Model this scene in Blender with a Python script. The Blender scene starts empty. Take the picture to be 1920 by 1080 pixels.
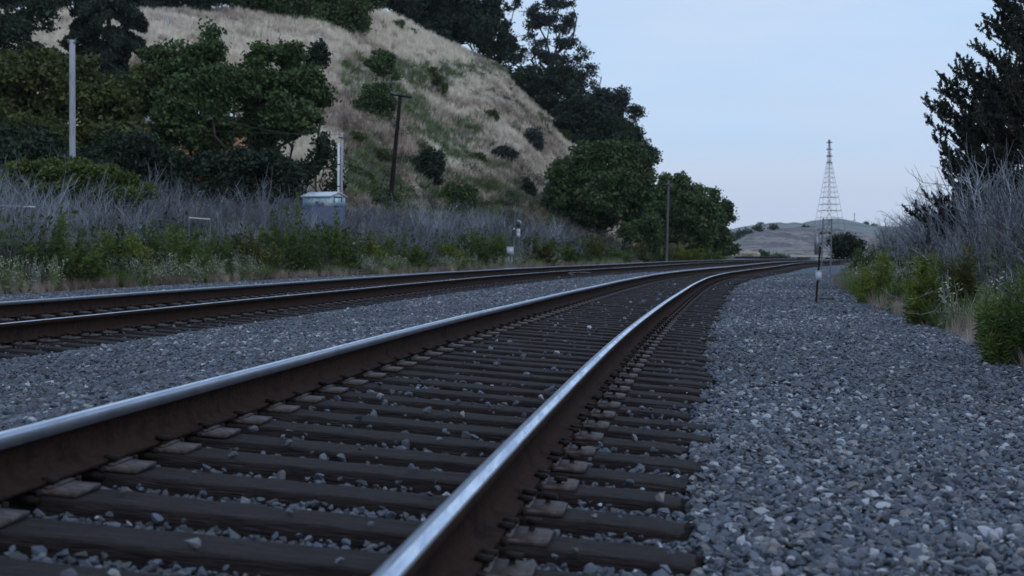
import bpy, math, random
import numpy as np
from mathutils import Vector, Matrix
R = math.radians
rng = np.random.default_rng(7)
random.seed(7)
scene = bpy.context.scene
COL = scene.collection

# ------------------------------------------------------------------ camera, world, sun, exposure
F = 2667.0; HX, HY = 960.0, 468.5; ROLL = 0.0059; CZ = 1.0      # focal length and horizon in photo pixels
cam_d = bpy.data.cameras.new('camera'); cam = bpy.data.objects.new('camera', cam_d); COL.objects.link(cam)
cam_d.sensor_width = 36.0; cam_d.lens = 36.0 * F / 1920
cam_d.shift_y = (HY - 540) / 1920.0
cam_d.clip_start = 0.05; cam_d.clip_end = 6000
cam_d.dof.use_dof = True; cam_d.dof.focus_distance = 12.0; cam_d.dof.aperture_fstop = 4.6
cam.location = (0, 0, CZ); cam.rotation_mode = 'XYZ'
cam.rotation_euler = (Matrix.Rotation(R(90), 3, 'X') @ Matrix.Rotation(ROLL, 3, 'Z')).to_euler()
scene.camera = cam

SUN_EL, SUN_AZ = R(38), R(150)         # azimuth from +Y (view direction) towards +X
world = bpy.data.worlds.new('World'); scene.world = world; world.use_nodes = True
nt = world.node_tree; nt.nodes.clear()
def N(t, **k):
    n = nt.nodes.new(t)
    for a, b in k.items(): setattr(n, a, b)
    return n
out = N('ShaderNodeOutputWorld'); bg = N('ShaderNodeBackground')
sky = N('ShaderNodeTexSky', sky_type='NISHITA'); sky.sun_disc = False
sky.sun_elevation = SUN_EL; sky.sun_rotation = SUN_AZ; sky.air_density = 1.6; sky.dust_density = 2.0; sky.ozone_density = 2.5
# thin even overcast over the blue: pale veil, lighter and greyer towards the horizon
tc = N('ShaderNodeTexCoord'); sep = N('ShaderNodeSeparateXYZ'); ramp = N('ShaderNodeValToRGB')
nt.links.new(tc.outputs['Generated'], sep.inputs[0]); nt.links.new(sep.outputs['Z'], ramp.inputs[0])
cr = ramp.color_ramp
cr.elements[0].position = 0.0; cr.elements[0].color = (6.7, 7.9, 10.0, 1)
cr.elements[1].position = 0.9; cr.elements[1].color = (4.3, 6.1, 8.3, 1)
e = cr.elements.new(0.052); e.color = (6.8, 8.0, 10.1, 1)
e = cr.elements.new(0.078); e.color = (5.45, 7.6, 10.5, 1)
e = cr.elements.new(0.25); e.color = (5.6, 7.6, 10.3, 1)
mp = N('ShaderNodeMapping'); mp.inputs['Scale'].default_value = (1, 1, 9)
nz = N('ShaderNodeTexNoise'); nz.inputs['Scale'].default_value = 2.2; nz.inputs['Detail'].default_value = 4
nt.links.new(tc.outputs['Generated'], mp.inputs[0]); nt.links.new(mp.outputs[0], nz.inputs[0])
mr = N('ShaderNodeMapRange'); mr.inputs['To Min'].default_value = 0.86; mr.inputs['To Max'].default_value = 1.14
nt.links.new(nz.outputs['Fac'], mr.inputs['Value'])
vm = N('ShaderNodeVectorMath', operation='SCALE'); nt.links.new(ramp.outputs[0], vm.inputs[0]); nt.links.new(mr.outputs[0], vm.inputs['Scale'])
mix = N('ShaderNodeMix', data_type='RGBA'); mix.inputs['Factor'].default_value = 0.88
mp2 = N('ShaderNodeMapping'); mp2.inputs['Scale'].default_value = (1.2, 1, 5); mp2.inputs['Rotation'].default_value = (.1, .12, .5)
nz2 = N('ShaderNodeTexNoise'); nz2.inputs['Scale'].default_value = 3.0; nz2.inputs['Detail'].default_value = 5; nz2.inputs['Roughness'].default_value = .5
nt.links.new(tc.outputs['Generated'], mp2.inputs[0]); nt.links.new(mp2.outputs[0], nz2.inputs[0])
mr2 = N('ShaderNodeMapRange'); mr2.inputs['From Min'].default_value = .40; mr2.inputs['From Max'].default_value = .66; mr2.inputs['To Max'].default_value = .75; nt.links.new(nz2.outputs['Fac'], mr2.inputs['Value'])
mxc = N('ShaderNodeMix', data_type='RGBA'); nt.links.new(mr2.outputs[0], mxc.inputs['Factor']); nt.links.new(vm.outputs[0], mxc.inputs['A']); mxc.inputs['B'].default_value = (6.7, 7.85, 10.1, 1)
nt.links.new(sky.outputs[0], mix.inputs['A']); nt.links.new(mxc.outputs['Result'], mix.inputs['B'])
nt.links.new(mix.outputs['Result'], bg.inputs[0]); bg.inputs[1].default_value = 0.1
nt.links.new(bg.outputs[0], out.inputs[0])

sun_d = bpy.data.lights.new('sun', 'SUN'); sun_d.energy = 0.5; sun_d.angle = R(25); sun_d.color = (1, 0.93, 0.84)
sun = bpy.data.objects.new('sun', sun_d); COL.objects.link(sun)
sd = Vector((math.sin(SUN_AZ) * math.cos(SUN_EL), math.cos(SUN_AZ) * math.cos(SUN_EL), math.sin(SUN_EL)))
sun.rotation_euler = sd.to_track_quat('Z', 'Y').to_euler()
vs = scene.view_settings; vs.view_transform = 'Standard'; vs.look = 'None'; vs.gamma = 1; vs.use_curve_mapping = False
vs.exposure = 0.0

# ------------------------------------------------------------------ helpers
def ray(px, py):
    u0, v0 = px - HX, py - HY
    c, s = math.cos(ROLL), math.sin(ROLL)
    return (u0 * c + v0 * s) / F, -(-u0 * s + v0 * c) / F       # X/Y and Z/Y (relative to the camera)
def at(px, py, Y):
    a, b = ray(px, py); return np.array([a * Y, Y, CZ + b * Y])
def tagobj(o, label=None, cat=None, group=None, kind=None):
    if label: o['label'] = label
    if cat: o['category'] = cat
    if group: o['group'] = group
    if kind: o['kind'] = kind
    return o
def empty(name, loc, label, cat, group=None, rz=0):
    o = bpy.data.objects.new(name, None); COL.objects.link(o); o.location = loc; o.rotation_euler.z = rz
    o.empty_display_size = 0.3
    return tagobj(o, label, cat, group)
def link(name, me, parent=None, world=True):
    o = bpy.data.objects.new(name, me); COL.objects.link(o)
    if parent is not None:
        o.parent = parent
        if world: o.matrix_parent_inverse = parent_inv(parent)
    return o
def parent_inv(p):
    m = Matrix.Translation(p.location) @ p.rotation_euler.to_matrix().to_4x4()
    return m.inverted()
def fastmesh(name, V, Fc, mats, attr=None, smooth=False, midx=None):
    V = np.asarray(V, np.float32); Fc = np.asarray(Fc, np.int32)
    me = bpy.data.meshes.new(name); k = Fc.shape[1]
    me.vertices.add(len(V)); me.vertices.foreach_set('co', V.ravel())
    me.loops.add(Fc.size); me.loops.foreach_set('vertex_index', Fc.ravel())
    me.polygons.add(len(Fc)); me.polygons.foreach_set('loop_start', np.arange(0, Fc.size, k, dtype=np.int32))
    me.polygons.foreach_set('loop_total', np.full(len(Fc), k, np.int32))
    if midx is not None: me.polygons.foreach_set('material_index', np.asarray(midx, np.int32))
    if smooth: me.polygons.foreach_set('use_smooth', np.ones(len(Fc), bool))
    for m in (mats if isinstance(mats, (list, tuple)) else [mats]): me.materials.append(m)
    if attr is not None:
        a = me.attributes.new('tint', 'FLOAT', 'FACE'); a.data.foreach_set('value', np.asarray(attr, np.float32))
    me.update(calc_edges=True)
    return me
class MB:                                     # collects quads
    def __init__(s): s.V = []; s.F = []; s.M = []; s.A = []; s.n = 0
    def add(s, V, Fq, mi=0, a=0.5):
        V = np.asarray(V, float).reshape(-1, 3); Fq = np.asarray(Fq, int)
        s.V.append(V); s.F.append(Fq + s.n); s.n += len(V); s.M.append(np.full(len(Fq), mi)); s.A.append(np.full(len(Fq), a) if np.isscalar(a) else a)
    def box(s, c, d, rot=None, mi=0):
        x, y, z = np.array(d) / 2.0
        v = np.array([[-x,-y,-z],[x,-y,-z],[x,y,-z],[-x,y,-z],[-x,-y,z],[x,-y,z],[x,y,z],[-x,y,z]])
        if rot is not None: v = v @ np.array(rot).T
        s.add(v + np.array(c), [[0,3,2,1],[4,5,6,7],[0,1,5,4],[1,2,6,5],[2,3,7,6],[3,0,4,7]], mi)
    def tube(s, P, Rr, sides=6, mi=0, cap=True, a=0.5):
        P = np.asarray(P, float); Rr = np.broadcast_to(Rr, (len(P),)); T = np.gradient(P, axis=0)
        T /= np.linalg.norm(T, axis=1)[:, None] + 1e-9
        up = np.array([0, 0, 1.0]) if abs(T[0][2]) < 0.9 else np.array([1.0, 0, 0])
        A = np.cross(T, up); A /= np.linalg.norm(A, axis=1)[:, None] + 1e-9; B = np.cross(T, A)
        t = np.arange(sides) / sides * 2 * math.pi
        V = P[:, None] + (A[:, None] * np.cos(t)[None, :, None] + B[:, None] * np.sin(t)[None, :, None]) * Rr[:, None, None]
        i = np.arange(len(P) - 1)[:, None] * sides; j = np.arange(sides)[None]; j2 = (j + 1) % sides
        Fq = np.stack([i + j, i + j2, i + sides + j2, i + sides + j], -1).reshape(-1, 4)
        V = V.reshape(-1, 3)
        if cap and sides in (4, 6, 8):
            n = (len(P) - 1) * sides; c = []
            for b in (0, n):
                for q in range(0, sides - 2, 2): c.append([b, b + q + 1, b + q + 2, b + (q + 3) % sides if q + 3 < sides else b + q + 2])
            c = [q for q in c if len(set(q)) == 4]
            if c: Fq = np.vstack([Fq, c])
        s.add(V, Fq, mi, a)
    def mesh(s, name, mats, smooth=False, attr=False):
        return fastmesh(name, np.vstack(s.V), np.vstack(s.F), mats, np.concatenate(s.A) if attr else None, smooth, np.concatenate(s.M))
def rotz(a): c, s = math.cos(a), math.sin(a); return np.array([[c, -s, 0], [s, c, 0], [0, 0, 1]])

# ------------------------------------------------------------------ materials
def mat(name, base, rough=0.85, metal=0.0, var=None, vscale=8.0, bump=0.0, bscale=40.0, stretch=None, spec=0.3, tint=None, trans=0.0, inst=None, detail=6, coord='Object'):
    m = bpy.data.materials.new(name); m.use_nodes = True; t = m.node_tree; b = t.nodes['Principled BSDF']
    b.inputs['Base Color'].default_value = (*base, 1); b.inputs['Roughness'].default_value = rough; b.inputs['Metallic'].default_value = metal
    b.inputs['Specular IOR Level'].default_value = spec
    L = t.links.new; new = t.nodes.new
    co = new('ShaderNodeTexCoord'); src = co.outputs[coord]
    if stretch:
        mp = new('ShaderNodeMapping'); mp.inputs['Scale'].default_value = stretch; L(src, mp.inputs[0]); src = mp.outputs[0]
    col = None
    if var:
        n = new('ShaderNodeTexNoise'); n.inputs['Scale'].default_value = vscale; n.inputs['Detail'].default_value = detail; n.inputs['Roughness'].default_value = 0.65; L(src, n.inputs[0])
        rp = new('ShaderNodeValToRGB'); rp.color_ramp.elements[0].position = 0.32; rp.color_ramp.elements[1].position = 0.68
        cols = [base] + list(var)
        rp.color_ramp.elements[0].color = (*cols[0], 1); rp.color_ramp.elements[1].color = (*cols[-1], 1)
        for i, c in enumerate(cols[1:-1]):
            e = rp.color_ramp.elements.new(0.32 + 0.36 * (i + 1) / (len(cols) - 1)); e.color = (*c, 1)
        L(n.outputs['Fac'], rp.inputs[0]); col = rp.outputs[0]
    if tint or inst:
        a = new('ShaderNodeAttribute'); a.attribute_name = 'tint' if tint else 'shade'
        if inst: a.attribute_type = 'INSTANCER'
        rp = new('ShaderNodeValToRGB'); cols = tint or inst
        el = rp.color_ramp.elements; el[0].color = (*cols[0], 1); el[1].color = (*cols[-1], 1)
        for i, c in enumerate(cols[1:-1]):
            e = el.new((i + 1) / (len(cols) - 1)); e.color = (*c, 1)
        L(a.outputs['Fac'], rp.inputs[0])
        if col is None: col = rp.outputs[0]
        else:
            mx = new('ShaderNodeMix'); mx.data_type = 'RGBA'; mx.inputs['Factor'].default_value = 0.5; L(rp.outputs[0], mx.inputs['A']); L(col, mx.inputs['B']); col = mx.outputs['Result']
    if col is not None: L(col, b.inputs['Base Color'])
    if bump:
        n2 = new('ShaderNodeTexNoise'); n2.inputs['Scale'].default_value = bscale; n2.inputs['Detail'].default_value = 8; L(src, n2.inputs[0])
        bp = new('ShaderNodeBump'); bp.inputs['Strength'].default_value = bump; bp.inputs['Distance'].default_value = 0.02; L(n2.outputs['Fac'], bp.inputs['Height']); L(bp.outputs[0], b.inputs['Normal'])
    if trans:
        tr = new('ShaderNodeBsdfTranslucent'); ms = new('ShaderNodeMixShader'); ms.inputs[0].default_value = trans
        if col is not None: L(col, tr.inputs[0])
        else: tr.inputs[0].default_value = (*base, 1)
        o = [q for q in t.nodes if q.type == 'OUTPUT_MATERIAL'][0]
        L(b.outputs[0], ms.inputs[1]); L(tr.outputs[0], ms.inputs[2]); L(ms.outputs[0], o.inputs[0])
    return m
M = {}
M['rust'] = mat('rail rust', (.013, .009, .0085), .85, var=[(.034, .020, .016), (.016, .011, .010)], vscale=6, bump=.5, bscale=45, detail=10, spec=.05)
M['plate'] = mat('tie plate steel', (.080, .068, .075), .6, metal=.15, var=[(.048, .034, .031), (.112, .099, .112)], vscale=14, bump=.3, bscale=70)
M['spike'] = mat('spike iron', (.014, .011, .012), .8, var=[(.022, .016, .015)], vscale=40, spec=.15)
# rail head: polished steel with a wandering worn band
def steel():
    m = mat('running steel', (.62, .66, .74), .35, metal=1.0)
    t = m.node_tree; b = t.nodes['Principled BSDF']; L = t.links.new
    co = t.nodes.new('ShaderNodeTexCoord'); n = t.nodes.new('ShaderNodeTexNoise'); n.inputs['Scale'].default_value = 5.0; n.inputs['Detail'].default_value = 7; n.inputs['Roughness'].default_value = .65
    mp = t.nodes.new('ShaderNodeMapping'); mp.inputs['Scale'].default_value = (5, .35, 1); mp.inputs['Rotation'].default_value = (0, 0, .13); L(co.outputs['Object'], mp.inputs[0]); L(mp.outputs[0], n.inputs[0])
    r = t.nodes.new('ShaderNodeMapRange'); r.inputs['From Min'].default_value = .35; r.inputs['From Max'].default_value = .65; r.inputs['To Min'].default_value = .40; r.inputs['To Max'].default_value = .55
    L(n.outputs['Fac'], r.inputs['Value']); L(r.outputs[0], b.inputs['Roughness'])
    rp = t.nodes.new('ShaderNodeValToRGB'); rp.color_ramp.elements[0].color = (.84, .90, 1.0, 1); rp.color_ramp.elements[1].color = (.48, .55, .70, 1); rp.color_ramp.elements[0].position = .4; rp.color_ramp.elements[1].position = .62
    L(n.outputs['Fac'], rp.inputs[0]); L(rp.outputs[0], b.inputs['Base Color'])
    return m
M['steel'] = steel()
M['steel_blue'] = mat('polished edge with dark reflection', (.20, .25, .36), .32, metal=1.0, var=[(.30, .35, .46), (.15, .18, .26)], vscale=4, stretch=(5, .35, 1))  # dark reflection along the gauge corner is put into this steel's colour
M['steel_dull'] = mat('dull head steel', (.15, .165, .20), .5, metal=.5, var=[(.10, .105, .125)], vscale=5)
M['wood'] = mat('creosoted timber', (.010, .008, .0085), .75, var=[(.026, .0205, .022), (.034, .028, .03), (.078, .066, .068)], vscale=7, bump=1.0, bscale=16, stretch=(.8, 12, 12), spec=.14, detail=10)
M['stone'] = mat('ballast stone', (.1, .1, .1), .6, inst=[(.010, .014, .026), (.046, .062, .105), (.105, .142, .225), (.078, .080, .096), (.180, .220, .310), (.27, .245, .24), (.68, .72, .82)], var=[(.11, .12, .145)], vscale=30, bump=.35, bscale=60)
def ballast_mat():
    m = bpy.data.materials.new('ballast bed'); m.use_nodes = True; t = m.node_tree; b = t.nodes['Principled BSDF']; L = t.links.new
    co = t.nodes.new('ShaderNodeTexCoord'); v = t.nodes.new('ShaderNodeTexVoronoi'); v.inputs['Scale'].default_value = 17
    L(co.outputs['Object'], v.inputs[0]); sp = t.nodes.new('ShaderNodeSeparateColor'); L(v.outputs['Color'], sp.inputs[0])
    rp = t.nodes.new('ShaderNodeValToRGB'); el = rp.color_ramp.elements
    el[0].color = (.020, .026, .040, 1); el[1].color = (.30, .34, .40, 1)
    for p, c in ((.4, (.055, .075, .11, 1)), (.75, (.095, .128, .18, 1)), (.93, (.14, .17, .22, 1))): e = el.new(p); e.color = c
    L(sp.outputs[0], rp.inputs[0]); L(rp.outputs[0], b.inputs['Base Color']); b.inputs['Roughness'].default_value = .85
    bp = t.nodes.new('ShaderNodeBump'); bp.inputs['Strength'].default_value = 1; bp.inputs['Distance'].default_value = .05; bp.invert = True
    L(v.outputs['Distance'], bp.inputs['Height']); L(bp.outputs[0], b.inputs['Normal'])
    return m
M['ballast'] = ballast_mat()
M['ground'] = mat('dry ground', (.20, .165, .15), .95, var=[(.33, .285, .25), (.235, .195, .18), (.38, .335, .29), (.165, .15, .13)], vscale=.16, bump=.8, bscale=6, detail=12)
def foliage(name, cols, tr=.12): return mat(name, cols[0], .7, tint=cols, trans=tr, spec=.25)
M['leaf_dark'] = foliage('dark leaves', [(.010, .019, .010), (.019, .033, .017), (.028, .047, .026), (.045, .068, .044)])
M['leaf_mid'] = foliage('green leaves', [(.018, .036, .011), (.036, .066, .020), (.062, .100, .034), (.110, .150, .072)])
M['leaf_olive'] = foliage('olive leaves', [(.034, .048, .014), (.060, .078, .022), (.088, .106, .034)])
M['leaf_yel'] = foliage('yellow green leaves', [(.035, .055, .014), (.07, .10, .024), (.11, .14, .035)])
M['leaf_euc'] = foliage('eucalyptus leaves', [(.020, .028, .026), (.034, .048, .044), (.052, .072, .066)])
M['needle'] = foliage('conifer needles', [(.012, .021, .014), (.022, .036, .022), (.036, .052, .034)], .05)
M['needle_r'] = foliage('dark conifer needles', [(.012, .016, .012), (.022, .028, .019), (.046, .050, .036)], .05)
M['fennel'] = foliage('feathery green stems', [(.036, .064, .016), (.080, .124, .030), (.150, .200, .060)], .2)
M['fennel_y'] = foliage('yellow green stems', [(.055, .080, .012), (.120, .155, .022), (.210, .245, .045)], .2)
M['fennel_o'] = foliage('olive brown stems', [(.034, .040, .012), (.072, .078, .02), (.12, .12, .034)], .2)
M['twig'] = mat('dead grey twigs', (.11, .12, .155), .9, inst=[(.045, .048, .052), (.095, .103, .118), (.18, .20, .232), (.36, .40, .46)])
M['twig_pale'] = mat('pale dead wood', (.20, .21, .23), .9)
M['bark'] = mat('bark', (.055, .045, .038), .95, var=[(.09, .078, .068)], vscale=6, bump=.6, bscale=20)
M['straw'] = mat('dry grass blades', (.4, .34, .25), .9, inst=[(.21, .155, .135), (.37, .30, .25), (.56, .48, .41), (.78, .72, .61)], trans=.25)
M['weed'] = mat('grey green weeds', (.1, .12, .07), .9, inst=[(.08, .13, .03), (.15, .20, .065), (.27, .29, .21), (.22, .25, .22)], trans=.2)
M['flower'] = mat('small white flowers', (.42, .44, .40), .8)

# ------------------------------------------------------------------ track alignment (plan curve fitted to the photograph)
NOD = np.array([0, 7, 14, 22, 32, 45, 65, 90, 120, 160, 240.])
KAP = np.array([.2084848, .2527606, .23815639, .02419517, .17590416, .61032384, -.28823683, .53897852, -.02062446, -1.72113432, -3.32871775]) * 1e-2
S_ = np.concatenate([np.linspace(0, 20, 150), np.linspace(20.3, 240, 600)])
_ds = np.gradient(S_); _k = np.interp(S_, NOD, KAP)
PH_ = 0.11725157 + np.cumsum(_k * _ds) - _k[0] * _ds[0]
X_ = np.cumsum(np.sin(PH_) * _ds); Y_ = np.cumsum(np.cos(PH_) * _ds)
sb = np.linspace(-12, -0.5, 12)
X_ = np.concatenate([X_[0] + np.sin(PH_[0]) * (sb), X_]); Y_ = np.concatenate([Y_[0] + np.cos(PH_[0]) * (sb), Y_])
PH_ = np.concatenate([np.full(12, PH_[0]), PH_]); S_ = np.concatenate([sb, S_])
OR1 = -0.62724; OL1 = OR1 - 1.507; OR2 = OR1 - 5.9973; OL2 = OR2 - 1.507
def e1(s): return 0.10636 - 0.001521 * np.clip(np.asarray(s) - 5, 0, 40)
ZR1 = CZ - 0.6949; ZR2 = CZ - 0.6949 - 0.0378; E2 = 0.0939
def tpos(s, o):
    ph = np.interp(s, S_, PH_)
    return np.interp(s, S_, X_) + np.cos(ph) * o, np.interp(s, S_, Y_) - np.sin(ph) * o, ph
BO = np.array([-16.8, -15, -11.5, -9.4, -8.7, OL2, OR2, -6.0, -5.6, -4.0, -3.2, -2.75, OL1, OR1, .08, .38, 1.6, 2.9, 4.2])
def bed_z(s, o):
    z1 = ZR1 - .206 - .045; z2 = ZR2 - .206 - .045; e = e1(s)
    s = np.asarray(s, float); o = np.asarray(o, float)
    tab = [CZ - 1.18, CZ - 1.03, CZ - .95, z2 + E2 + .02, z2 + E2 + .035, z2 + E2, z2, z2 - .03, z2 + .03, CZ - .905, z1 + .055, z1 + .09, z1, z1, z1 - .04, z1 + .0, CZ - .965, CZ - 1.0, CZ - 1.14]
    z = np.interp(o, BO, tab)
    w = np.interp(o, [-4.0, -3.0, OL1, OR1, 0], [0, .75, 1, 0, 0])
    return z + w * e
# ballast bed ribbon
so = np.concatenate([np.arange(-12, 30, .4), np.arange(30, 90, 1.0), np.arange(90, 240, 2.5)]); oo = np.concatenate([np.arange(-16.8, 4.21, .2)])
Sg, Og = np.meshgrid(so, oo, indexing='ij'); Xg, Yg, _ = tpos(Sg, Og); Zg = bed_z(Sg, Og) + rng.normal(0, .006, Sg.shape) - .028 * np.interp(Sg, [0, 40, 65], [1, 1, 0])
def gridmesh(name, X, Y, Z, m, smooth=True):
    a, b = X.shape; i = np.arange(a - 1)[:, None] * b + np.arange(b - 1)[None]
    Fq = np.stack([i, i + b, i + b + 1, i + 1], -1).reshape(-1, 4)
    return fastmesh(name, np.stack([X, Y, Z], -1).reshape(-1, 3), Fq, m, smooth=smooth)
o = link('ballast_bed', gridmesh('ballast_bed', Xg, Yg, Zg, M['ballast'])); o['kind'] = 'structure'

# ------------------------------------------------------------------ terrain: flat verge, then the cut hillside on the left
PX = [-2600, -600, 0, 300, 600, 730, 900, 1040, 1200, 1300, 1400, 1500, 1700]
YT = [40, 46, 58, 66, 75, 82, 95, 108, 125, 145, 185, 260, 400]           # toe of the slope
YC = [90, 110, 130, 142, 160, 168, 185, 176, 165, 175, 215, 300, 450]       # crest
CPX = [-2600, -600, 0, 300, 450, 600, 690, 720, 760, 800, 860, 900, 940, 965, 1000, 1040, 1060, 1100, 1200, 1300, 1362, 1385, 1500]
CPY = [-30, 0, 30, 26, 18, 10, 22, 30, 48, 68, 94, 108, 132, 160, 198, 240, 265, 310, 380, 425, 462, 486, 486]
def vnoise(x, y, s=1.0, seed=0):
    x = np.asarray(x, float) / s; y = np.asarray(y, float) / s
    xi = np.floor(x).astype(int); yi = np.floor(y).astype(int); fx = x - xi; fy = y - yi
    fx = fx * fx * (3 - 2 * fx); fy = fy * fy * (3 - 2 * fy)
    def h(a, b):
        n = (a * 374761393 + b * 668265263 + seed * 974711) & 0x7fffffff
        n = ((n ^ (n >> 13)) * 1274126177) & 0x7fffffff
        return ((n ^ (n >> 16)) & 0xffff) / 65535.0
    return (h(xi, yi) * (1 - fx) + h(xi + 1, yi) * fx) * (1 - fy) + (h(xi, yi + 1) * (1 - fx) + h(xi + 1, yi + 1) * fx) * fy - .5
def tz(X, Y):
    X = np.asarray(X, float); Y = np.asarray(Y, float)
    Ys = np.maximum(Y, 1.0); px = HX + F * X / Ys
    g = CZ - 1.03 + .05 * vnoise(X, Y, 1.3, 3) + .04 * vnoise(X, Y, .4, 4)
    yt = np.interp(px, PX, YT); yc = np.interp(px, PX, YC)
    zc = -(np.interp(px, CPX, CPY) - HY - .0059 * (px - HX)) / F * yc      # height above the camera at the crest
    zc = np.maximum(zc, -1.0)
    t = np.clip((Ys - yt) / (yc - yt), 0, 1)
    prof = t ** 1.12
    prof = prof * (1 - .0) 
    hh = (zc + 1.03) * prof
    beyond = np.clip(Ys - yc, 0, None)
    hh = hh + np.where(px < 660, .17, -.02) * beyond * (zc > 0) * np.clip(beyond / 30, 0, 1) * np.clip((260 - Ys) / 60, 0, 1) ** .5
    amp = np.clip(t * 6, 0, 1) * np.clip((1 - t) * 5, 0.12, 1) * np.clip((zc + 1) / 10, 0, 1)
    hh = hh + amp * (2.7 * vnoise(X * 1.0 + Y * .3, Y * .35, 6, 11) + .9 * vnoise(X, Y, 2.6, 12) + .35 * vnoise(X, Y, .9, 13))
    hh = np.where(px > 1520, 0, hh)
    return g + np.maximum(hh, -.02)
angs = np.concatenate([np.linspace(-2600, -300, 50), np.arange(-280, 1500, 7), np.linspace(1510, 4500, 80)])
rad = np.concatenate([np.linspace(1.2, 40, 70), np.arange(41, 60, 1), np.arange(60, 230, .9), np.geomspace(231, 4000, 50)])
Ag, Rg = np.meshgrid(angs, rad, indexing='ij'); Xg = (Ag - HX) / F * Rg; Yg = Rg
# under the ballast bed the ground lies lower
def track_off(X, Y):                          # offset from the alignment, by nearest sample
    i = np.clip(np.searchsorted(Y_[:420], Y), 1, 419); X = np.asarray(X); 
    ph = PH_[i]; return (X - X_[i]) * np.cos(ph) - (Y - Y_[i]) * np.sin(ph)
Zg = tz(Xg, Yg)
og = track_off(Xg, Yg); Zg = np.where((og > -15.4) & (og < 3.3) & (Yg < 110), Zg - .18, Zg)
o = link('ground', gridmesh('ground', Xg, Yg, Zg, M['ground'])); o['kind'] = 'structure'
pv = MB(); pv.add([[-400, -60, CZ-1.2], [400, -60, CZ-1.2], [400, 1.0, CZ-1.2], [-400, 1.0, CZ-1.2]], [[0, 1, 2, 3]])
o = link('ground', pv.mesh('ground_behind', M['ground'])); o['kind'] = 'structure'

def hit(px, py, Y0=45, Y1=330):
    a, b = ray(px, py); Ys = np.arange(Y0, Y1, .5); d = CZ + b * Ys - tz(a * Ys, Ys)
    k = np.where(d < 0)[0]
    Y = Ys[k[0]] if len(k) else Y1
    return np.array([a * Y, Y, float(tz(a * Y, Y))])

# far hills
def ridge(name, pts, Y, depth, m, seed, amp):
    xs = np.arange(pts[0][0], pts[-1][0], 6.0); cy = np.interp(xs, [p[0] for p in pts], [p[1] for p in pts])
    rows = []
    for t in np.linspace(0, 1, 40):
        yy = Y + depth * t; z = (-(cy - HY - .0059 * (xs - HX)) / F * (Y + depth) + 1.2) * (t ** .85)
        x = (xs - HX) / F * yy
        z = z + amp * math.sin(math.pi * min(1, t * 1.0)) * (vnoise(x + yy * .4, yy, 60, seed) + .5 * vnoise(x, yy, 22, seed + 1)) * np.clip(z / 20, 0, 1)
        rows.append(np.stack([x, np.full_like(x, yy), CZ - 1.2 + z], -1))
    for t in (1.25, 1.6, 2.0):
        r = rows[39].copy(); r[:, 1] = Y + depth * t; r[:, 2] = CZ - 1.2 + (r[:, 2] - CZ + 1.2) * (1.7 - .7 * t) ; rows.append(r)
    G = np.array(rows); o = link(name, gridmesh(name, G[..., 0], G[..., 1], G[..., 2], m)); o['kind'] = 'structure'
M['hill_far'] = mat('far hillside', (.115, .135, .14), .95, var=[(.19, .21, .21), (.10, .12, .13), (.25, .27, .27)], vscale=.012, detail=12)
M['hill_mid'] = mat('bare slope', (.10, .084, .10), .95, var=[(.18, .152, .16), (.075, .068, .088), (.27, .235, .225), (.060, .082, .070), (.15, .128, .14)], vscale=.05, detail=12, stretch=(1.6, .6, 1))
ridge('far_hills', [(900, 470), (1200, 450), (1300, 440), (1357, 433), (1387, 426), (1418, 421), (1462, 416.4), (1473, 419), (1490, 416.5), (1503, 419), (1520, 414), (1549, 410.5), (1574, 409.5), (1602, 415), (1621, 419.5), (1637, 423), (1700, 425), (1780, 428), (1920, 432), (2300, 440), (3000, 450)], 900, 700, M['hill_far'], 21, 9)
ridge('near_hills', [(1100, 470), (1300, 462), (1355, 456), (1375, 447), (1400, 438), (1430, 431), (1470, 428), (1500, 425), (1545, 424), (1575, 429), (1610, 437), (1660, 443), (1800, 450), (2000, 458), (2400, 465)], 420, 330, M['hill_mid'], 31, 16)

# ------------------------------------------------------------------ railway tracks
def rail_mesh(name, off, zfun, gauge, s0=-8, s1=239):
    # half profile of a flat-bottomed rail, top at z = 0
    prof = [(-.030, -.0012), (.004, 0), (.022, -.0012), (.034, -.006), (.0375, -.015), (.036, -.040), (.010, -.052), (.009, -.140), (.022, -.158), (.074, -.171), (.076, -.186),
            (-.076, -.186), (-.074, -.171), (-.022, -.158), (-.009, -.140), (-.010, -.052), (-.036, -.040), (-.0375, -.013), (-.035, -.005)]
    mi = [0, 1, 1, 3, 3] + [2] * 12 + [2, 3]        # bright band, polished gauge corner with a dark reflection painted in, dull gauge side, rust
    if gauge < 0: prof = [(-q[0], q[1]) for q in prof]
    ss = np.concatenate([np.arange(s0, 60, .5), np.arange(60, s1, 1.5)])
    V = []
    for s in ss:
        x, y, ph = tpos(s, off); n = np.array([math.cos(ph), -math.sin(ph), 0]); z = float(zfun(s)) + .002 * math.sin(s * .7)
        V.append([np.array([x, y, z]) + n * p[0] + np.array([0, 0, p[1]]) for p in prof])
    V = np.array(V); k = len(prof); a = len(ss)
    i = np.arange(a - 1)[:, None] * k; j = np.arange(k)[None]; j2 = (j + 1) % k
    Fq = np.stack([i + j, i + k + j, i + k + j2, i + j2], -1).reshape(-1, 4)
    if gauge < 0: Fq = Fq[:, ::-1]
    return fastmesh(name, V.reshape(-1, 3), Fq, [M['steel'], M['steel_blue'], M['rust'], M['steel_dull']], midx=np.tile(mi, a - 1))
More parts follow.
